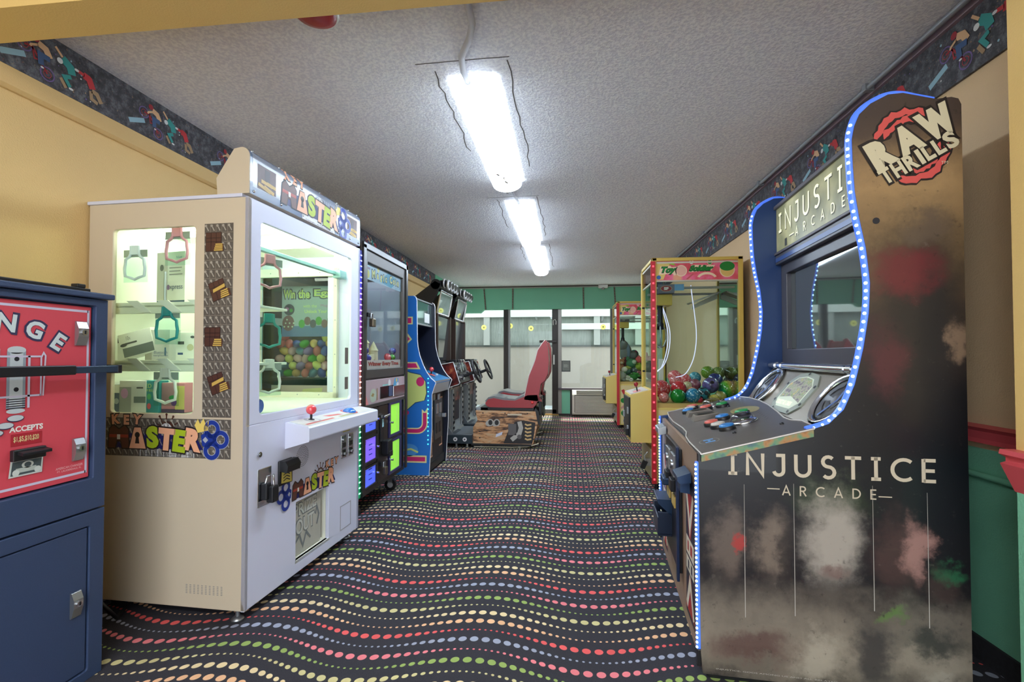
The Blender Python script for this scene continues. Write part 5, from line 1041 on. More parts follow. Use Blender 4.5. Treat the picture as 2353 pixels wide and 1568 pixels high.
    F = Flat((.02, 0, 0), (0, -1, 0), (0, 0, 1)); F.rect(-w+.04, .1, -.04, .33, mat('body_cream')); F.poly([(-.3, .12), (-.2, .3), (-.1, .14)], m_cred, 1); F.build('front_print', t)
    # red light strip up the corner between front and near side
    MB().box((-.012, -.006, .05), (.03, .0, h-.03)).build('light_channel', m_cred, t)
    if led:
        b = MB()
        for i in range(26): z = .08+i*.0735; b.box((.002, -.008, z), (.018, -.006, z+.016))
        b.build('led_dots', mat('led_red', (255, 90, 110), .4, emit=.45), t, stuff=True)
    # control box on the front
    z0, z1 = .385, .815
    cb = MB().prism([(-.175, z0), (.02, z0), (.02, z1+.04), (-.02, z1+.03), (-.175, z1-.01)], 'y', .08, w-.10).build('control_box', m_cyl, t, .006)
    MB().prism([(-.17, z1-.008), (-.02, z1+.031), (-.02, z1+.036), (-.17, z1-.003)], 'y', .10, w-.12).build('control_plate', mat('control_plate', (206, 196, 190), .35), cb)
    F = Flat((-.17, .10, z1-.003), (.968, 0, .25), (0, 1, 0)); F.poly([(.03, .05), (.10, .06), (.11, .2), (.04, .18)], mat('panel_coral', (226, 140, 140), .4), 0); F.disc((.08, .27), .02, gr1, 0); F.build('control_print', cb)
    j = MB().cyl((-.10, .20, z1+.01), (-.11, .20, z1+.06), .006, n=8).build('joystick', blackm, cb); MB().lathe([(0, -.012), (.012, -.008), (.02, .012), (.016, .026), (0, .032)], (-.112, .20, z1+.065), n=14).build('joystick_ball', mat('joy_maroon', (150, 36, 44), .25), j)
    for (y, z, s_) in ((.13, .66, .03), (.13, .50, .025), (w-.2, .6, .03)): MB().box((-.20, y, z-s_), (-.175, y+.05, z+s_)).build('coin_slot', steel, cb, .003)
    MB().box((-.19, .10, .43), (-.175, w-.14, .78)).build('coin_plate', blackm, cb, .003)
    MB().box((-.215, .12, .44), (-.19, .17, .50)).build('padlock', black, cb, .004)
    MB().box((.004, .06, .46), (.02, .09, .53)).build('latch', black, t, .003)
    MB().box((-.05, .10, .18), (.02, .16, .24)).tube([(-.03, .1, .30), (-.06, .09, .27), (-.05, .08, .22)], .006, 6).build('hasp', steel, t, .003); MB().prism([(-.10, .17), (-.06, .155), (-.03, .22), (-.07, .235)], 'y', .07, .10).build('padlock', black, t, .006)
    MB().box((-.006, .05, .08), (.02, w-.05, .33)).build('prize_door', mat('prize_door', (170, 160, 120), .35), t, .003)
    for x in (.04, dep-.04):
        for y in (.05, w-.05): MB().cyl((x, y, 0), (x, y, .06), .02, n=12).build('foot', black, t)
    # gantry and claw
    ga = MB().box((.05, .06, 1.735), (dep-.05, .09, 1.755)).box((.05, w-.10, 1.735), (dep-.05, w-.07, 1.755)).box((.09, .06, 1.715), (.13, w-.07, 1.735)).build('gantry', steel, t, .003)
    MB().box((.06, .14, 1.60), (.20, .30, 1.70)).build('trolley', m_cy, ga, .006); MB().box((.06, .13, 1.70), (.21, .31, 1.755)).build('motor_board', mat('board_grey', (120, 118, 126), .5), ga)
    cl = MB().cyl((.11, .22, 1.6), (.11, .22, 1.44), .022, n=14).lathe([(0, 0), (.03, .01), (.03, .06), (.018, .08)], (.11, .22, 1.38), n=14).build('claw', blackm, t)
    b = MB()
    for k in range(3):
        a = R(20+k*120); q = lambda r, z: (.11+r*math.cos(a), .22+r*math.sin(a), z)
        b.tube([q(.02, 1.42), q(.055, 1.38), q(.06, 1.30), q(.035, 1.24), q(.01, 1.225)], .007, 6)
    b.build('claw_arm', steel, cl)
    b = MB(); b.tube([(.11+.018*math.cos(i*.8), .22+.018*math.sin(i*.8), 1.6-i*.006) for i in range(34)], .005, 5); b.build('coil_cable', black, cl)
    return t
ca = crane((.735, 4.25, 0), .62, .757, 2.0, 'tall yellow crane machine full of bouncy balls, beside the dark graphic arcade game')
cb_ = crane((.80, 7.76, 0), .80, .74, 2.02, 'yellow crane machine full of plush toys, next to the glass wall', led=False)
# prize shelf, stand and light strings of the ball crane
O = Vector((.735, 4.25, 0))
MB().prism([(.42, 1.655), (.70, 1.76), (.70, 1.745), (.44, 1.645)], 'y', .42, .56).prism([(.47, 1.60), (.71, 1.70), (.71, 1.755), (.48, 1.64)], 'y', .56, .58).build('inner_shelf', mat('shelf_white', (226, 226, 216), .5), ca, .002)
MB().box((.15, .50, .75), (.19, .53, 1.12)).build('upright_strip', white_ink, ca)
MB().box((.06, .05, 1.70), (.20, .056, 1.775)).box((.20, .05, 1.72), (.28, .056, 1.775), 1).build('team_card', [mat('card_grey', (110, 110, 124), .5), mat('card_blue', (110, 160, 206), .5)], ca)
F = Flat((0, .05, 0), (1, 0, 0), (0, 0, 1)); F.disc((.13, 1.738), .05, mat('card_tan', (190, 150, 110), .5), 0, .026); F.disc((.13, 1.738), .045, mat('card_red', (140, 44, 54), .5), 1, .023); F.text('SF', .13, 1.738, .026, white_ink, 2, w=.04, bold=.05)
F.build('card_print', ca)
m_str = mat('string_lilac', (206, 206, 240), .4, emit=.6)
def lstr(pts, label):
    P = [O+Vector(p) for p in pts]; Q = []
    for i in range(len(P)-1):
        a, b, c, d = P[max(i-1, 0)], P[i], P[i+1], P[min(i+2, len(P)-1)]
        for k in range(6):
            t = k/6; Q.append(.5*((2*b)+(c-a)*t+(2*a-5*b+4*c-d)*t*t+(3*b-a-3*c+d)*t**3))
    Q.append(P[-1]); tag(MB().tube(Q, .0042, 6).build('light_string', m_str), label, 'light string', 'light strings in the ball crane machine')
lstr([(.40, .30, 1.80), (.41, .30, 1.70), (.43, .30, 1.54), (.445, .30, 1.38), (.44, .30, 1.24), (.41, .30, 1.10), (.34, .28, .985), (.25, .25, .955)], 'single lilac light string hanging in the middle of the ball crane machine')
lstr([(.13, .33, 1.66), (.16, .32, 1.54), (.19, .3, 1.38), (.18, .28, 1.22), (.13, .27, 1.05), (.05, .25, .98)], 'lilac light string curving beside the claw of the ball crane machine')
lstr([(.15, .35, 1.62), (.19, .34, 1.50), (.215, .32, 1.36), (.20, .3, 1.20), (.15, .29, 1.06), (.06, .27, .995)], 'second lilac light string, alongside the one by the claw')
# ---- bouncy balls
def ballmat(nm, c, kind):
    m = mat(nm, c, .22, coat=.6); g = NG(m); vec, x, y, z = g.xyz()
    if kind == 'glitter':
        vo = g.n('ShaderNodeTexVoronoi'); vo.inputs['Scale'].default_value = 60; g.put(vo.inputs['Vector'], vec); hi = tuple(min(255, int(v*.5+128)) for v in c); g.base(g.mix(g.sstep(vo.outputs['Distance'], .5, .2), c, hi))
    elif kind == 'holes':
        vo = g.n('ShaderNodeTexVoronoi'); vo.inputs['Scale'].default_value = 26; g.put(vo.inputs['Vector'], vec); g.base(g.mix(g.sstep(vo.outputs['Distance'], .62, .5), c, (14, 36, 60)))
    elif kind == 'rainbow':
        g.base(g.ramp(g.m('ADD', g.m('ADD', g.m('MULTIPLY', x, 4.5), g.m('MULTIPLY', z, 1.8)), .5), [(.05, (30, 110, 150)), (.3, (20, 160, 70)), (.48, (120, 190, 60)), (.62, (214, 190, 90)), (.85, (236, 140, 130))]))
    elif kind == 'marble':
        g.base(g.ramp(g.noise(vec, 16, 4, .6), [(.35, tuple(int(v*.55) for v in c)), (.55, c), (.7, tuple(min(255, int(v*.6+90)) for v in c))]))
    return m
BALLS = [  # x, y, z, r, name, colour, kind, label
 (.105, .16, .855, .078, 'red_a', (214, 64, 72), 'glitter', 'big red glitter ball against the red light strip of the crane'),
 (.255, .17, .858, .068, 'red_b', (206, 52, 60), 'plain', 'smooth red ball beside the white upright strip, in front of the coral balls'),
 (.235, .11, .795, .066, 'green_a', (30, 140, 50), 'plain', 'glossy green ball at the bottom front of the heap'),
 (.365, .12, .800, .066, 'blue_a', (46, 128, 176), 'glitter', 'blue glitter ball between the green ball and the honeycomb ball'),
 (.46, .15, .812, .060, 'teal_h', (50, 130, 150), 'holes', 'teal ball with dark honeycomb holes'),
 (.545, .22, .885, .072, 'purple_a', (116, 104, 176), 'marble', 'purple ball with a dark round spot'),
 (.615, .33, .925, .068, 'blue_b', (36, 66, 150), 'marble', 'deep blue ball behind the purple spotted ball'),
 (.695, .25, .850, .078, 'rainbow', (90, 180, 80), 'rainbow', 'big rainbow spiky ball from green to peach at the machine corner'),
 (.575, .42, .995, .058, 'lime_a', (110, 150, 40), 'spike', 'lime green nubby ball on top of the heap, near the yellow inner post'),
 (.672, .42, .990, .057, 'lime_b', (116, 140, 64), 'spike', 'olive green nubby ball on top of the heap, against the mirror'),
 (.46, .42, .945, .055, 'aqua', (64, 150, 170), 'glitter', 'pale aqua glitter ball behind the purple ball'),
 (.655, .52, .905, .052, 'aqua_b', (70, 170, 200), 'marble', 'bright aqua ball in the back corner below the olive nubby ball'),
 (.355, .36, .925, .058, 'coral_a', (220, 92, 96), 'glitter', 'coral glitter ball at the back of the heap, beside the aqua ball'),
 (.27, .40, .955, .062, 'coral_b', (222, 100, 104), 'glitter', 'coral glitter ball highest behind the white upright strip'),
 (.25, .30, .915, .050, 'coral_c', (210, 104, 110), 'glitter', 'small coral glitter ball behind the smooth red ball'),
 (.43, .31, .885, .055, 'mauve', (176, 100, 120), 'marble', 'translucent mauve ball touching the coral and purple balls'),
 (.345, .24, .875, .045, 'sand', (214, 190, 140), 'glitter', 'sandy speckled ball between red and mauve balls'),
 (.38, .21, .815, .055, 'salmon', (232, 140, 120), 'glitter', 'salmon glitter ball behind the blue glitter ball'),
 (.60, .13, .790, .052, 'gold', (190, 168, 84), 'marble', 'gold mottled ball under the purple spotted ball'),
 (.535, .09, .775, .040, 'gold_b', (206, 180, 80), 'ring', 'small yellow ribbed ball beside the honeycomb ball'),
 (.11, .08, .785, .045, 'pink', (226, 120, 120), 'glitter', 'pink glitter ball low in the corner by the light strip'),
 (.305, .20, .775, .035, 'lime_c', (120, 190, 60), 'plain', 'little lime ball peeking between green and blue balls'),
 (.42, .10, .765, .026, 'crimson', (190, 30, 70), 'plain', 'little crimson ball under the honeycomb ball'),
]
spm = {}
for x, y, z, r, nm, c, kd, lb in BALLS:
    b = MB(); b.ball((0, 0, 0), r, 24, 14)
    if kd == 'ring':
        b = MB(); 
        for k in range(-4, 5): rr = math.sqrt(max(.0001, r*r-(k*r/4.6)**2)); b.tube([(k*r/4.6, rr*.92*math.cos(2*PI*i/20), rr*.92*math.sin(2*PI*i/20)) for i in range(20)], r/7.5, 6, closed=True)
        b.ball((0, 0, 0), r*.93, 18, 10)
    o = tag(b.build('bouncy_ball', ballmat('ball_'+nm, c, kd)), lb, 'ball', 'bouncy balls in the crane machine'); o.location = O+Vector((x, y, z))
    if kd in ('spike', 'rainbow'):
        s_ = MB(); n_ = 150
        for i in range(n_):
            zz = 1-2*(i+.5)/n_; a = i*2.39996; q = Vector((math.sqrt(1-zz*zz)*math.cos(a), math.sqrt(1-zz*zz)*math.sin(a), zz)); s_.cyl(q*(r*.98), q*(r*1.07), r*.06, r*.015, 5, cap=False)
        s_.build('nubs', MATS['ball_'+nm], o, stuff=True)
    if nm == 'purple_a': MB().ball((-.005, -r*.86, r*.42), (.018, .012, .016), 12, 8).build('dark_spot', black, o)
# ---- plush toys in the other crane
Q_ = Vector((.80, 7.76, 0))
def plush(label, x, y, z, parts, cat='plush toy', rz=0):
    t = thing('plush_toy', label, cat, Q_+Vector((x, y, z)), rz, 'plush toys heaped in the crane machine')
    for nm, c, p, r in parts: MB().ball(p, r, 16, 10).build(nm, mat('plush_%d_%d_%d' % c, c, .9, bump=.3, bscale=120), t)
gy_, gn_, tl_, br_, cr_ = (124, 128, 124), (74, 128, 92), (60, 130, 130), (176, 120, 92), (226, 214, 196)
plush('big grey plush with a long blue-lined ear at the top of the heap', .16, .25, 1.20, [('body', gy_, (0, 0, 0), (.10, .10, .15)), ('head', gy_, (-.04, -.04, .12), (.08, .08, .08)), ('ear', (110, 130, 150), (.03, -.08, .02), (.035, .02, .12)), ('ear', (112, 118, 116), (.10, -.02, -.04), (.09, .06, .07))])
plush('round green plush with a pale face in the middle of the heap', .24, .15, 1.03, [('body', gn_, (0, 0, 0), (.09, .08, .08)), ('face', (190, 206, 180), (.03, -.06, .02), (.04, .03, .035)), ('ear', gn_, (-.06, 0, .07), (.03, .03, .04))])
plush('teal and magenta striped plush ball at the top of the heap', .30, .30, 1.17, [('body', tl_, (0, 0, 0), (.075, .075, .08)), ('stripe', (130, 40, 80), (.02, -.045, .01), (.03, .035, .06))])
plush('coral red plush ball by the mirror', .365, .22, 1.08, [('body', (226, 96, 96), (0, 0, 0), (.06, .06, .065)), ('tuft', (240, 150, 140), (0, 0, .06), (.02, .02, .02))])
plush('yellow-green knobbly plush ball low beside the mirror', .345, .12, .98, [('body', (160, 176, 60), (0, 0, 0), (.055, .055, .055))]+[('knob', (120, 140, 40), (.05*math.cos(a), .05*math.sin(a)*.9, .05*math.sin(2*a)), (.018, .018, .018)) for a in (0, 1, 2, 3.4, 4.2, 5.2)])
plush('brown bear plush with a pale muzzle at the front edge', .07, .14, 1.00, [('body', br_, (0, 0, -.05), (.06, .06, .07)), ('head', br_, (0, -.02, .05), (.055, .05, .05)), ('ear', br_, (-.04, -.02, .10), (.02, .015, .02)), ('ear', br_, (.04, -.02, .10), (.02, .015, .02)), ('muzzle', cr_, (.0, -.07, .04), (.025, .02, .02))])
plush('cream and grey plush lying at the bottom of the heap', .09, .12, .83, [('body', (176, 172, 162), (0, 0, 0), (.07, .07, .09)), ('head', cr_, (.03, -.03, .10), (.05, .05, .045)), ('arm', cr_, (.09, -.02, -.02), (.05, .03, .03)), ('leg', (150, 146, 140), (.02, -.05, -.06), (.03, .04, .03))])
plush('bright green leafy plush at the bottom of the heap', .27, .10, .82, [('body', (60, 130, 60), (0, 0, 0), (.07, .06, .06))]+[('leaf', (76, 150, 66), (.06*math.cos(a), -.02, .05*math.sin(a)), (.045, .02, .02)) for a in (.2, 1, 1.8, 2.6)])
plush('white plush ball resting on the yellow bed', .225, .07, .765, [('body', (222, 218, 210), (0, 0, 0), (.035, .035, .035)), ('spot', (226, 150, 140), (-.01, -.03, .01), (.01, .008, .01))])
plush('dark turtle plush with a speckled shell in the middle of the heap', .19, .10, .885, [('shell', (60, 84, 70), (0, 0, 0), (.06, .06, .045)), ('head', (120, 150, 100), (-.06, -.02, .01), (.025, .025, .025)), ('leg', (120, 150, 100), (.04, -.04, -.02), (.025, .02, .015))])
plush('lime banana-shaped plush above the turtle plush', .175, .12, .96, [('body', (170, 170, 80), (0, 0, 0), (.06, .03, .03)), ('tip', (110, 120, 50), (.05, 0, .015), (.02, .015, .015))])
plush('maroon plush tucked behind the brown bear', .15, .2, 1.02, [('body', (110, 40, 50), (0, 0, 0), (.05, .05, .09)), ('head', (130, 50, 60), (0, -.01, .09), (.035, .035, .03))])
plush('grey speckled plush next to the leafy plush', .285, .15, .93, [('body', (104, 112, 116), (0, 0, 0), (.055, .05, .06)), ('spot', (190, 190, 184), (.02, -.045, .02), (.015, .01, .015)), ('spot', (190, 190, 184), (-.02, -.045, -.01), (.012, .01, .012))])
plush('pink tongue-spotted plush squeezed between the knobbly ball and the mirror', .35, .16, .875, [('body', (206, 150, 146), (0, 0, 0), (.05, .05, .05)), ('spot', (150, 70, 80), (0, -.045, .01), (.015, .01, .015))])
for k in range(8):
    c = [(110, 116, 112), (80, 120, 90), (150, 110, 90), (100, 100, 120)][k % 4]
    plush(['grey', 'green', 'brown', 'slate'][k % 4]+' plush filling the back of the plush heap, '+('lower layer', 'upper layer')[k//4], .12+.16*(k % 4), .50, .83+.16*(k//4), [('body', c, (0, 0, 0), (.078, .10, .078)), ('head', c, (0, -.07, .06), (.05, .05, .05))])
# plushes along the front glass seen through the ball crane
plush('pink starfish plush on top of a green plush, seen through the ball crane machine', .52, .12, 1.10, [('body', (226, 130, 130), (0, 0, 0), (.06, .04, .05)), ('arm', (226, 130, 130), (-.05, 0, .06), (.025, .02, .05)), ('arm', (206, 100, 110), (.06, 0, .03), (.05, .02, .025))])
plush('dark green plush under the pink starfish plush', .54, .13, .95, [('body', (58, 96, 70), (0, 0, 0), (.10, .08, .10)), ('head', (70, 110, 80), (-.03, -.04, .08), (.05, .05, .04))])
# ================================================================== FIGHTING GAME CABINET with LED edges
I_ = thing('fighting_game_cabinet', 'large black and brown arcade game with blue light edges and tilted control deck', 'arcade cabinet', (.468, 1.777, 0), -4)
CW = 1.12
out = [(.006, .03), (-.0, .10), (-.003, .80), (.10, .815), (.356, .893), (.42, .918), (.467, .968), (.501, 1.052), (.529, 1.176), (.547, 1.294), (.552, 1.397), (.541, 1.515), (.522, 1.62), (.51, 1.71), (.505, 1.80), (.503, 1.89), (.511, 1.935), (.527, 1.975), (.561, 2.008), (.614, 2.034), (.659, 2.035), (.704, 2.021), (.755, 2.005), (.80, 2.007), (.820, 2.0), (.828, 1.98), (.828, .03)]
m_ia = mat('side_art', (40, 40, 44), .34, coat=.15)
g = NG(m_ia); vec, gx, gy, gz = g.xyz()
mp_ = g.n('ShaderNodeMapping'); mp_.inputs['Scale'].default_value = (1, 0, 1); g.put(mp_.inputs[0], vec); v2 = mp_.outputs[0]
w1_ = g.m('MULTIPLY', g.m('SUBTRACT', g.noise(v2, 6, 9, .68), .5), .30); w2_ = g.m('MULTIPLY', g.m('SUBTRACT', g.noise(v2, 8, 9, .68), .5), .20)
U = g.m('ADD', gx, w2_); V = g.m('ADD', gz, w1_)
c = g.ramp(g.m('DIVIDE', V, 2.05), [(.0, (46, 42, 40)), (.07, (138, 130, 116)), (.125, (112, 104, 94)), (.19, (28, 26, 30)), (.38, (12, 15, 22)), (.49, (18, 18, 23)), (.60, (54, 44, 40)), (.72, (98, 80, 58)), (.84, (160, 130, 90)), (.93, (86, 70, 58))])
ctop = g.ramp(g.m('DIVIDE', gz, 2.05), [(.90, (0, 0, 0)), (.96, (255, 255, 255))])
c = g.mix(g.m('MULTIPLY', ctop, .8), c, (64, 54, 52))
def bl(c, u, v, ru, rv, col, k=1.0): return g.mix(g.m('MULTIPLY', g.blob(U, V, u, v, ru, rv), k), c, col)
c = bl(c, .70, 1.30, .20, .46, (40, 37, 35), .95); c = bl(c, .66, 1.43, .16, .12, (112, 40, 46), .75); c = bl(c, .72, 1.58, .10, .09, (92, 78, 66), .7); c = bl(c, .60, 1.12, .09, .2, (96, 44, 50), .6); c = bl(c, .80, 1.2, .04, .08, (150, 124, 100), .6)
c = bl(c, .09, .50, .09, .16, (104, 92, 84), .85); c = bl(c, .13, .50, .03, .03, (170, 50, 48), .8); c = bl(c, .235, .50, .08, .17, (128, 114, 102), .75); c = bl(c, .28, .46, .05, .16, (38, 34, 34), .8)
c = bl(c, .43, .66, .16, .10, (56, 74, 44), .6); c = bl(c, .425, .53, .125, .22, (168, 160, 150), .9); c = bl(c, .43, .43, .07, .05, (96, 60, 58), .6); c = bl(c, .62, .50, .10, .18, (74, 54, 52), .8); c = bl(c, .68, .52, .06, .13, (170, 128, 120), .75); c = bl(c, .79, .45, .06, .05, (44, 104, 70), .7); c = bl(c, .75, .40, .07, .08, (70, 56, 52), .6)
c = bl(c, .16, .14, .20, .08, (70, 32, 36), .7); c = bl(c, .55, .17, .09, .16, (48, 48, 50), .85); c = bl(c, .72, .22, .13, .07, (36, 42, 42), .8); c = bl(c, .60, .30, .05, .03, (90, 130, 60), .6); c = bl(c, .38, .13, .10, .10, (176, 168, 152), .6); c = bl(c, .74, .10, .08, .05, (160, 154, 140), .6)
dt = g.noise(v2, 34, 5, .7); c = g.mix(g.m('MULTIPLY', g.sstep(dt, .42, .30), .45), c, (16, 16, 18)); c = g.mix(g.m('MULTIPLY', g.sstep(dt, .60, 0.75), .10), c, (190, 180, 164))
g.base(c)
m_ib = mat('inner_blue', (38, 66, 116), .35); m_ik = mat('cabinet_black', (32, 34, 40), .4)
for k, y0 in enumerate((0, CW-.03)):
    s_ = MB().prism(out, 'y', y0, y0+.03).build('side_panel', [m_ia], I_, .002) if k == 0 else MB().prism(out, 'y', y0, y0+.03).build('side_panel', m_ib, I_, .002)
    # glowing edge strip following the profile
    ed_ = out[4:23]; yc = y0+.015
    fine = []
    for i in range(len(ed_)-1):
        a, b2 = Vector(ed_[max(i-1, 0)]), Vector(ed_[i]); c2, d2 = Vector(ed_[i+1]), Vector(ed_[min(i+2, len(ed_)-1)])
        for q in range(8): t_ = q/8; fine.append(.5*((2*b2)+(c2-a)*t_+(2*a-5*b2+4*c2-d2)*t_*t_+(3*b2-a-3*c2+d2)*t_**3))
    fine.append(Vector(ed_[-1]))
    MB().tube([(p.x-.003, yc, p.y) for p in fine], .0135, 8).build('edge_light', mat('edge_blue', (84, 124, 226), .3, emit=.28, ec=(70, 120, 255)), s_)
    b = MB(); acc = 0; last = fine[0]
    for p in fine[1:]:
        acc += (p-last).length
        if acc > .0235 and p.y < 1.95: b.ball((p.x-.0112, yc-.0085, p.y), .0058, 8, 6); acc = 0
        last = p
    b.build('led_dots', mat('led_white_blue', (206, 230, 255), .3, emit=2.4, ec=(170, 215, 255)), s_, stuff=True)
    zl, zh = (.11, .77) if k == 0 else (.16, .80)
    MB().box((-.012, yc-.012, zl), (.002, yc+.012, zh)).build('edge_light', mat('edge_blue'), s_, .004)
    b = MB(); n_ = int((zh-zl)/.0165)
    for i in range(n_): z = zl+.008+i*.0165; b.ball((-.012, yc-.010, z), .0046, 8, 5)
    b.build('led_dots', mat('led_white_blue'), s_, stuff=True); MB().box((-.012, yc-.012, zl-.06), (.002, yc+.012, zl)).build('edge_cap', black, s_, .003)
# lettering on the near side
F = Flat((0, 0, 0), (1, 0, 0), (0, 0, 1)); lt = mat('side_letter', (196, 184, 162), .4); lsh = mat('side_letter_shadow', (22, 24, 30), .4)
word(F, 'INJUSTICE', .096, .736, .733, .077, lt, 1, .15)
word(F, 'ARCADE', .270, .560, .669, .034, lt, 1, .13); F.rect(.222, .688, .262, .6915, lt, 1); F.rect(.566, .678, .606, .6815, lt, 1)
F.build('lettering', I_); F = Flat((0, 0, 0), (1, 0, 0), (0, 0, 1))
dv = mat('divider_pale', (176, 172, 164), .4)
for x, z0, z1 in ((.147, .24, .70), (.306, .26, .71), (.548, .30, .715), (.708, .26, .70)): F.poly([(x-.0008, z0), (x+.0018, z0), (x+.0008, z1), (x-.0002, z1)], dv, 1)
F.disc((.572, 1.606), .011, dark_ink, 1)
F.text('INJUSTICE: GODS AMONG US AND ALL RELATED CHARACTERS', .30, .052, .006, dv, 1, w=.50)
F.build('art_dividers', I_, stuff=True); F = Flat((0, 0, 0), (1, 0, 0), (0, 0, 1))
# round studio logo
lr = mat('logo_coral', (206, 84, 80), .4); lb_ = mat('logo_bone', (206, 196, 164), .4); lk = mat('logo_black', (34, 28, 28), .4)
cx, cz = .680, 1.856
def ragged(r0, r1, a0, a1, m, L, seed, n=18):
    rn = random.Random(seed); a = []; b = []
    for i in range(n+1):
        t_ = R(a0+(a1-a0)*i/n); j = rn.uniform(-.006, .006); k = min(1, i/2.0, (n-i)/2.0); mid = (r0+r1)/2
        a.append((cx+(mid+(r1-mid)*k+j)*math.cos(t_), cz+(mid+(r1-mid)*k+j)*1.08*math.sin(t_))); b.append((cx+(mid+(r0-mid)*k+j*.5)*math.cos(t_), cz+(mid+(r0-mid)*k+j*.5)*1.08*math.sin(t_)))
    F.mb.add([F.P(p, L) for p in a]+[F.P(p, L) for p in b], [(i, i+1, n+1+i+1, n+1+i) for i in range(n)], F.M(m))
for a0, a1, sd in ((52, 172, 3), (-120, 12, 5)):
    ragged(.066, .122, a0-2, a1+2, lk, 1, sd); ragged(.096, .116, a0, a1, lr, 2, sd); ragged(.072, .090, a0+6, a1-8, lr, 2, sd+1)
def lw(st, x, z, h, w_, rot):
    F.text(st, x, z, h+.020, lk, 3, w=w_+.020, bold=.13, rot=rot); F.text(st, x, z, h, lb_, 4, w=w_, bold=.085, rot=rot)
for ch, x, z, h in (('R', .590, 1.835, .098), ('A', .668, 1.876, .098), ('W', .755, 1.925, .105)): lw(ch, x, z, h, .080 if ch != 'W' else .108, 27)
s0 = 0
for ch, wd in zip('THRILLS', (.036, .036, .038, .014, .030, .030, .038)):
    q = s0+wd/2; s0 += wd+.0055; F.text(ch, .588+q*.872, 1.748+q*.49, .056+.018 if ch == 'S' else .070, lk, 3, w=wd+.016, bold=.10, rot=29); F.text(ch, .588+q*.872, 1.748+q*.49, .058 if ch == 'S' else .054, lb_, 4, w=wd, bold=.045, rot=29)
F.text('TM', .775, 1.789, .010, lb_, 4)
F.build('studio_logo', I_)
# body
MB().box((.02, .03, .05), (.80, CW-.03, .79)).build('lower_body', m_ik, I_); MB().box((.80, .03, .05), (.825, CW-.03, 2.0)).box((.64, .03, 1.96), (.80, CW-.03, 1.985)).build('back_panel', m_ik, I_)
MB().box((.70, .03, .80), (.80, CW-.03, 1.96)).build('screen_housing', m_ik, I_)
# marquee
m_mq = mat('marquee_sage', (150, 150, 110), .3, emit=.25)
g = NG(m_mq); vec, gx, gy, gz = g.xyz(); c = g.ramp(g.noise(vec, 5, 3, .5), [(.3, (104, 108, 84)), (.5, (140, 140, 104)), (.7, (182, 180, 136))]); g.base(c); g.put(g.b.inputs['Emission Color'], c)
mq = MB().box((.625, .035, 1.72), (.65, CW-.035, 1.965)).build('marquee', m_mq, I_); MB().box((.612, .03, 1.965), (.66, CW-.03, 1.985)).box((.612, .03, 1.708), (.66, CW-.03, 1.722)).build('marquee_trim', mat('marquee_trim', (92, 88, 96), .4), mq, .003)
F = Flat((.625, CW, 0), (0, -1, 0), (0, 0, 1)); li = mat('marquee_letter', (240, 240, 206), .4, emit=.35); ls_ = mat('marquee_shadow', (84, 88, 70), .4)
for d_, m_, L in ((.006, ls_, 0), (0, li, 1)):
    word(F, 'INJUSTICE', .075+d_, CW-.10+d_, 1.825-d_, .105, m_, L, .13); word(F, 'ARCADE', .30+d_, .80+d_, 1.755-d_, .045, m_, L, .13)
    F.rect(.22+d_, 1.774-d_, .28+d_, 1.780-d_, m_, L); F.rect(.82+d_, 1.774-d_, .88+d_, 1.780-d_, m_, L)
F.rect(.16, 1.735, .19, 1.775, mat('marquee_legal', (70, 72, 66), .4), 2)
F.build('marquee_lettering', mq)
# screen
bz = mat('bezel_grey', (74, 74, 84), .35)
MB().box((.62, .03, 1.655), (.70, CW-.03, 1.708)).build('header_rail', bz, I_, .003); MB().box((.617, .04, 1.668), (.620, CW-.04, 1.69)).build('header_strip', mat('header_blue', (52, 84, 150), .3), I_)  # plain dark blue strip on the rail below the marquee
sf = lambda u, v, d: (.648+d, u, v)
MB().holed((.03, 1.105, CW-.03, 1.655), (.105, 1.185, CW-.105, 1.60), .008, sf, .05).build('bezel', bz, I_, .004)
MB().box((.672, .10, 1.18), (.69, CW-.10, 1.61)).build('screen', mat('screen_glass', (128, 136, 138), .03, .75), I_)
# chrome staff across the panel
st_ = MB().cyl((.585, .04, 1.098), (.585, CW-.04, 1.098), .014, n=12)
for y in (.12, .2, CW-.2, CW-.12): st_.cyl((.585, y-.02, 1.098), (.585, y+.02, 1.098), .019, n=12)
st_.cyl((.585, .24, 1.098), (.585, CW-.24, 1.098), .017, n=12).build('staff', chrome, I_)
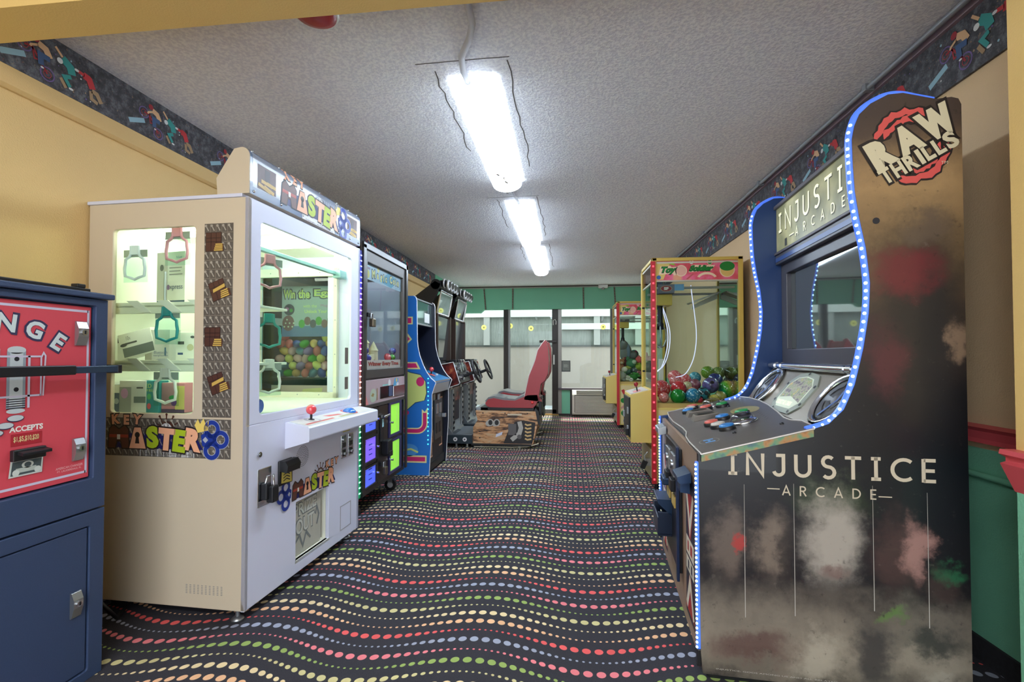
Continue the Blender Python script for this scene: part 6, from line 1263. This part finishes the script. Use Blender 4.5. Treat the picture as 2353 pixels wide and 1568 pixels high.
# speaker panel: plane from (0.605,1.095) down to (0.455,0.895)
m_sp = mat('speaker_panel', (150, 144, 132), .35, .55, noise=.12, nscale=8)
MB().prism([(.605, 1.085), (.445, .885), (.47, .87), (.70, .88), (.70, 1.10), (.62, 1.10)], 'y', .03, CW-.03).build('speaker_panel', m_sp, I_)
pl_o = Vector((.445, CW/2, .885)); pv = Vector((.16, 0, .20)).normalized(); pu = Vector((0, -1, 0)); pn = pu.cross(pv)
def spp(u, v, d): return tuple(pl_o+pu*u+pv*v+pn*d)
for s_ in (-1, 1):
    b = MB(); b.lathe([(.118, .0), (.125, .012), (.112, .018), (.100, .006)], spp(s_*.375, .125, 0), pn, 28); sp = b.build('speaker_ring', chrome, I_)
    MB().lathe([(0, .003), (.105, .003), (.105, -.004)], spp(s_*.375, .125, 0), pn, 28).build('speaker_grille', mat('grille_grey', (92, 90, 92), .4, .4), sp)
    F = Flat((0, 0, 0), (1, 0, 0), (0, 0, 1), f=lambda u, v, d, s_=s_: spp(s_*.375+u, .125+v, .0045+d))
    for k in range(4): a0 = k*90; F.ring((0, 0), .075, .026, dark_ink, 0, n=8, a0=a0+12, a1=a0+78); F.ring((0, 0), .035, .02, dark_ink, 0, n=6, a0=a0+15, a1=a0+75)
    F.stroke([(-.03, -.08), (.02, .0), (.01, .085)], .012, mat('grille_blue', (76, 112, 176), .3), 1); F.stroke([(.05, .06), (.07, .02)], .014, mat('grille_red', (150, 40, 60), .4), 1)
    F.build('grille_pattern', sp)
oct_ = [(-.16, .06), (-.16, .17), (-.10, .225), (0, .24), (.10, .225), (.16, .17), (.16, .06), (.10, .012), (-.10, .012)]
vs = [spp(u, v, .006) for u, v in oct_]+[spp(u, v, -.002) for u, v in oct_]; n_ = len(oct_)
cp_ = MB().add(vs, [tuple(range(n_)), tuple(range(n_, 2*n_))]+[(i, (i+1) % n_, n_+(i+1) % n_, n_+i) for i in range(n_)]).build('card_plate', mat('card_plate', (160, 170, 158), .3, .2), I_)
m_col = mat('collage', (128, 120, 118), .4, emit=.12); g = NG(m_col); vec, gx, gy, gz = g.xyz()
c = g.ramp(g.noise(vec, 28, 5, .75), [(.30, (52, 50, 56)), (.42, (106, 100, 110)), (.50, (176, 170, 150)), (.56, (96, 140, 90)), (.63, (206, 180, 120)), (.72, (206, 110, 90))]); g.base(c); g.put(g.b.inputs['Emission Color'], c)
F = Flat((0, 0, 0), (1, 0, 0), (0, 0, 1), f=lambda u, v, d: spp(u, v, .006+d))
F.poly([(u*.80, .125+(v-.125)*.78) for u, v in oct_], mat('card_rim', (206, 216, 196), .3, emit=.15), 0); F.poly([(-.118, .085), (-.118, .165), (-.07, .20), (0, .208), (.07, .20), (.118, .165), (.118, .075), (.0, .10)], m_col, 1)
F.text('COLLECT ALL CARDS', -.02, .062, .024, mat('card_letter', (240, 240, 214), .4, emit=.3), 2, w=.17, bold=.02, rot=0)
for u, v in ((-.145, .165), (0, .228), (.145, .165), (.145, .07), (.09, .024), (-.09, .024), (-.145, .07)): F.disc((u, v), .008, dark_ink, 3, n=10)
F.build('card_print', cp_)
# control deck
dk_o = [(.004, -.012), (.004, .07), (.006, .24), (.012, .34), (.030, .44), (.033, .56), (.024, .80), (.030, 1.0), (.045, 1.16), (.16, 1.165), (.40, 1.15), (.425, 1.10), (.445, .98), (.445, .80), (.428, .62), (.398, .42), (.372, .27), (.372, .20), (.390, .14), (.385, .06), (.368, -.012)]
dz = lambda x: .801+.274*x
m_dk = mat('deck_steel', (112, 108, 106), .38, .55, noise=.12, nscale=14)
n_ = len(dk_o); vs = [(x, y, dz(x)) for x, y in dk_o]+[(x, y, dz(x)-.028) for x, y in dk_o]
DK = MB().add(vs, [tuple(range(n_)), tuple(range(n_, 2*n_))]+[(i, (i+1) % n_, n_+(i+1) % n_, n_+i) for i in range(n_)]).build('control_deck', m_dk, I_, .002)
m_ep = mat('deck_edge_print', (150, 110, 70), .4); g = NG(m_ep); vec, gx, gy, gz = g.xyz()
g.base(g.ramp(g.noise(vec, 13, 3, .6), [(.33, (40, 60, 110)), (.45, (96, 140, 104)), (.55, (170, 120, 70)), (.66, (60, 46, 44))]))
MB().prism([(x, z) for x, z in ((.004, dz(.004)-.002), (.366, dz(.366)-.002), (.366, dz(.366)-.026), (.004, dz(.004)-.026))], 'y', -.016, -.0115).build('deck_edge', m_ep, DK)
MB().tube([(x, y-.002 if y < 0 else y, dz(x)+.001) for x, y in dk_o[:10]], .0035, 6).tube([(x, y, dz(x)+.001) for x, y in dk_o[11:]], .0035, 6).tube([(.004, -.014, dz(.004)), (.368, -.014, dz(.368))], .0035, 6).build('deck_molding', mat('molding_pale', (206, 200, 196), .3, .4), DK)
DN = Vector((-.274, 0, 1)).normalized()
def btn(x, y, c, nm, r=.030):
    p = Vector((x, y, dz(x)))
    o = MB().lathe([(r+.004, 0), (r+.004, .012), (r, .016)], p, DN, 20).lathe([(r, .014), (r*.93, .022), (r*.6, .0245), (0, .025)], p, DN, 20, 1).build('push_button', [black, mat('button_'+nm, c, .3)], DK, label=nm.split('_')[0]+' push button')
for x, y, c, nm in ((.170, 1.075, (206, 96, 84), 'red_b'), (.150, 1.02, (190, 186, 178), 'white_b'), (.130, .965, (46, 120, 190), 'blue_b'), (.215, .93, (206, 84, 80), 'red_b'), (.29, .90, (36, 140, 76), 'green_b'), (.207, .54, (46, 120, 190), 'blue_b'), (.292, .545, (64, 150, 70), 'green_b'), (.143, .462, (206, 96, 84), 'red_b'), (.152, .378, (170, 160, 146), 'white_b'), (.168, .30, (46, 120, 190), 'blue_b')): btn(x, y, c, nm)
for x, y in ((.262, 1.01), (.248, .375)):
    p = Vector((x, y, dz(x))); s_ = MB().lathe([(.058, 0), (.060, .006), (.054, .010), (0, .010)], p, DN, 24).build('joystick_base', chrome, DK); MB().lathe([(.05, .010), (.048, .022), (.040, .034), (.022, .042), (0, .044)], p, DN, 22).build('joystick_dome', glass('dome_clear', (226, 226, 238), 1.6), s_)
for y in (.845, .685):
    x0, x1 = .10, .225; vs = []
    for (x, h_) in ((x0, .004), (x0+.015, .026), (x1-.01, .016), (x1, .004)):
        for yy in (y-.038, y+.038): vs.append(tuple(Vector((x, yy, dz(x)))+DN*h_))
    sl = MB().add(vs+[(v[0], v[1], dz(v[0])-.001) for v in vs], [(0, 1, 3, 2), (2, 3, 5, 4), (4, 5, 7, 6), (0, 2, 10, 8), (2, 4, 12, 10), (4, 6, 14, 12), (1, 9, 11, 3), (3, 11, 13, 5), (5, 13, 15, 7), (0, 8, 9, 1), (6, 7, 15, 14), (8, 10, 12, 14, 15, 13, 11, 9)]).build('card_slot', mat('slot_grey', (140, 134, 128), .3, .7), DK, .002)
    vs = [tuple(Vector((x, yy, dz(x)))+DN*h_) for x, h_ in ((x0+.03, .0265), (x1-.025, .0215)) for yy in (y-.024, y+.024)]; MB().add(vs, [(0, 1, 3, 2)]).build('slot_opening', black, sl)
for x, y in ((.344, 1.12), (.308, .848), (.169, .201), (.33, .17)): p = Vector((x, y, dz(x))); MB().lathe([(.008, 0), (.006, .006), (0, .007)], p, DN, 10).build('bolt', black, DK)
def dkf(u, v, d): return (u, v, dz(u)+d)
F = Flat((0, 0, 0), (0, -1, 0), (1, 0, 0), f=lambda u, v, d: (v, -u, dz(v)+d))
F.ring((-.165, .068), .045, .004, mat('deck_ring', (150, 146, 140), .4), 0, ry=.035); F.text('H', -.165, .068, .036, mat('deck_blue', (96, 150, 206), .4), 1, w=.06, bold=.06)
F.poly(arc(-.65, .33, .10, 0, 360, 16, .06)[:-1], mat('deck_khaki', (150, 138, 92), .4), 0)
for i in range(7): F.stroke([(-.55+.035*i, .36-.004*i), (-.53+.035*i, .345-.004*i)], .004, mat('deck_scuff', (80, 76, 72), .4), 1)
F.build('deck_print', DK)
# coin front
MB().box((.004, .03, .05), (.02, CW-.03, .79)).build('front_board', mat('front_tan', (150, 126, 108), .45, noise=.15, nscale=9), I_)
cdoor = MB().box((-.012, .40, .20), (.004, .80, .74)).build('coin_door', blackm, I_, .003); MB().box((-.022, .385, .17), (-.010, .415, .75)).build('door_edge', mat('door_edge_navy', (34, 50, 84), .35, .3), cdoor, .003)
for y in (.46, .62):
    MB().box((-.024, y, .60), (-.012, y+.11, .70)).build('coin_plate', steel, cdoor, .003); c = MB().box((-.034, y+.02, .53), (-.012, y+.09, .585)).build('coin_entry', blackm, cdoor, .004); MB().cyl((-.030, y+.055, .65), (-.022, y+.055, .65), .02, n=14).build('coin_button', chrome, cdoor)
    MB().box((-.02, y+.01, .46), (-.012, y+.10, .51)).build('label_plate', mat('label_yellow', (200, 170, 90), .4), cdoor, .002)
MB().prism([(-.012, .38), (-.075, .44), (-.080, .46), (-.012, .46)], 'y', .60, .76).build('coin_cup', mat('cup_blue', (30, 54, 84), .35, .3), cdoor, .004)
MB().box((-.05, .63, .52), (-.012, .73, .555)).build('slot_nose', mat('cup_blue'), cdoor, .006)
tr = MB().box((-.075, .60, .29), (.0, .615, .40)).box((-.075, .78, .29), (.0, .795, .40)).box((-.075, .60, .285), (.0, .795, .30)).box((-.078, .60, .285), (-.068, .795, .375)).build('ticket_tray', mat('tray_navy', (30, 42, 64), .35, .3), I_, .003)
MB().box((-.05, .66, .30), (-.045, .74, .37)).build('loose_card', mat('card_tan2', (206, 196, 170), .5), tr)
MB().prism([(-.004, .66), (-.045, .655), (-.055, .665), (-.055, .68), (-.004, .70)], 'y', .14, .27).prism([(-.004, .61), (-.04, .615), (-.04, .65), (-.004, .66)], 'y', .17, .24).build('bill_acceptor', mat('cup_blue'), I_, .004)
MB().prism([(-.004, .735), (-.04, .725), (-.045, .74), (-.045, .76), (-.004, .775)], 'y', .86, 1.0).build('card_reader', steel, I_, .005)
for y0, y1 in ((.07, .36), (.84, 1.06)):
    F = Flat((.004, 0, 0), (0, -1, 0), (0, 0, 1)); cxx = -(y0+y1)/2; hw = (y1-y0)/2*.62
    fr_ = mat('front_red', (176, 40, 48), .4); fw = mat('front_white', (222, 214, 196), .4); fb_ = mat('front_navy', (40, 40, 60), .4)
    F.rect(cxx-hw, .10, cxx+hw, .66, fb_)
    F.poly([(cxx-hw, .60), (cxx+hw, .60), (cxx+hw*.2, .42), (cxx-hw*.2, .42)], fr_, 1); F.stroke([(cxx-hw*.8, .60), (cxx, .46), (cxx+hw*.8, .60)], .035, fw, 2)
    F.poly([(cxx-hw, .12), (cxx+hw, .12), (cxx+hw*.2, .27), (cxx-hw*.2, .27)], fr_, 1); F.stroke([(cxx-hw*.8, .13), (cxx, .25), (cxx+hw*.8, .13)], .035, fw, 2)
    F.rect(cxx-hw*.9, .345, cxx+hw*.9, .415, fw, 1); F.rect(cxx-hw*.9, .28, cxx+hw*.9, .335, fw, 1); F.rect(cxx-hw*.6, .36, cxx-hw*.3, .40, fr_, 2); F.rect(cxx+hw*.1, .36, cxx+hw*.5, .40, fr_, 2); F.rect(cxx-hw*.5, .29, cxx-hw*.2, .325, fb_, 2); F.rect(cxx+hw*.2, .29, cxx+hw*.5, .325, fb_, 2)
    F.build('front_print', I_)
MB().box((.03, .03, .0), (.80, CW-.03, .05)).build('plinth', black, I_)
tag(MB().tube([(.567, 3.034, .11), (.575, 2.95, .04), (.58, 2.86, .012), (.60, 2.84, .012), (.63, 2.86, .02)], .006, 8).build('bent_wire', mat('wire_white', (226, 226, 220), .4)), 'short bent white wire on the carpet beside the black arcade game with blue lights', 'wire')
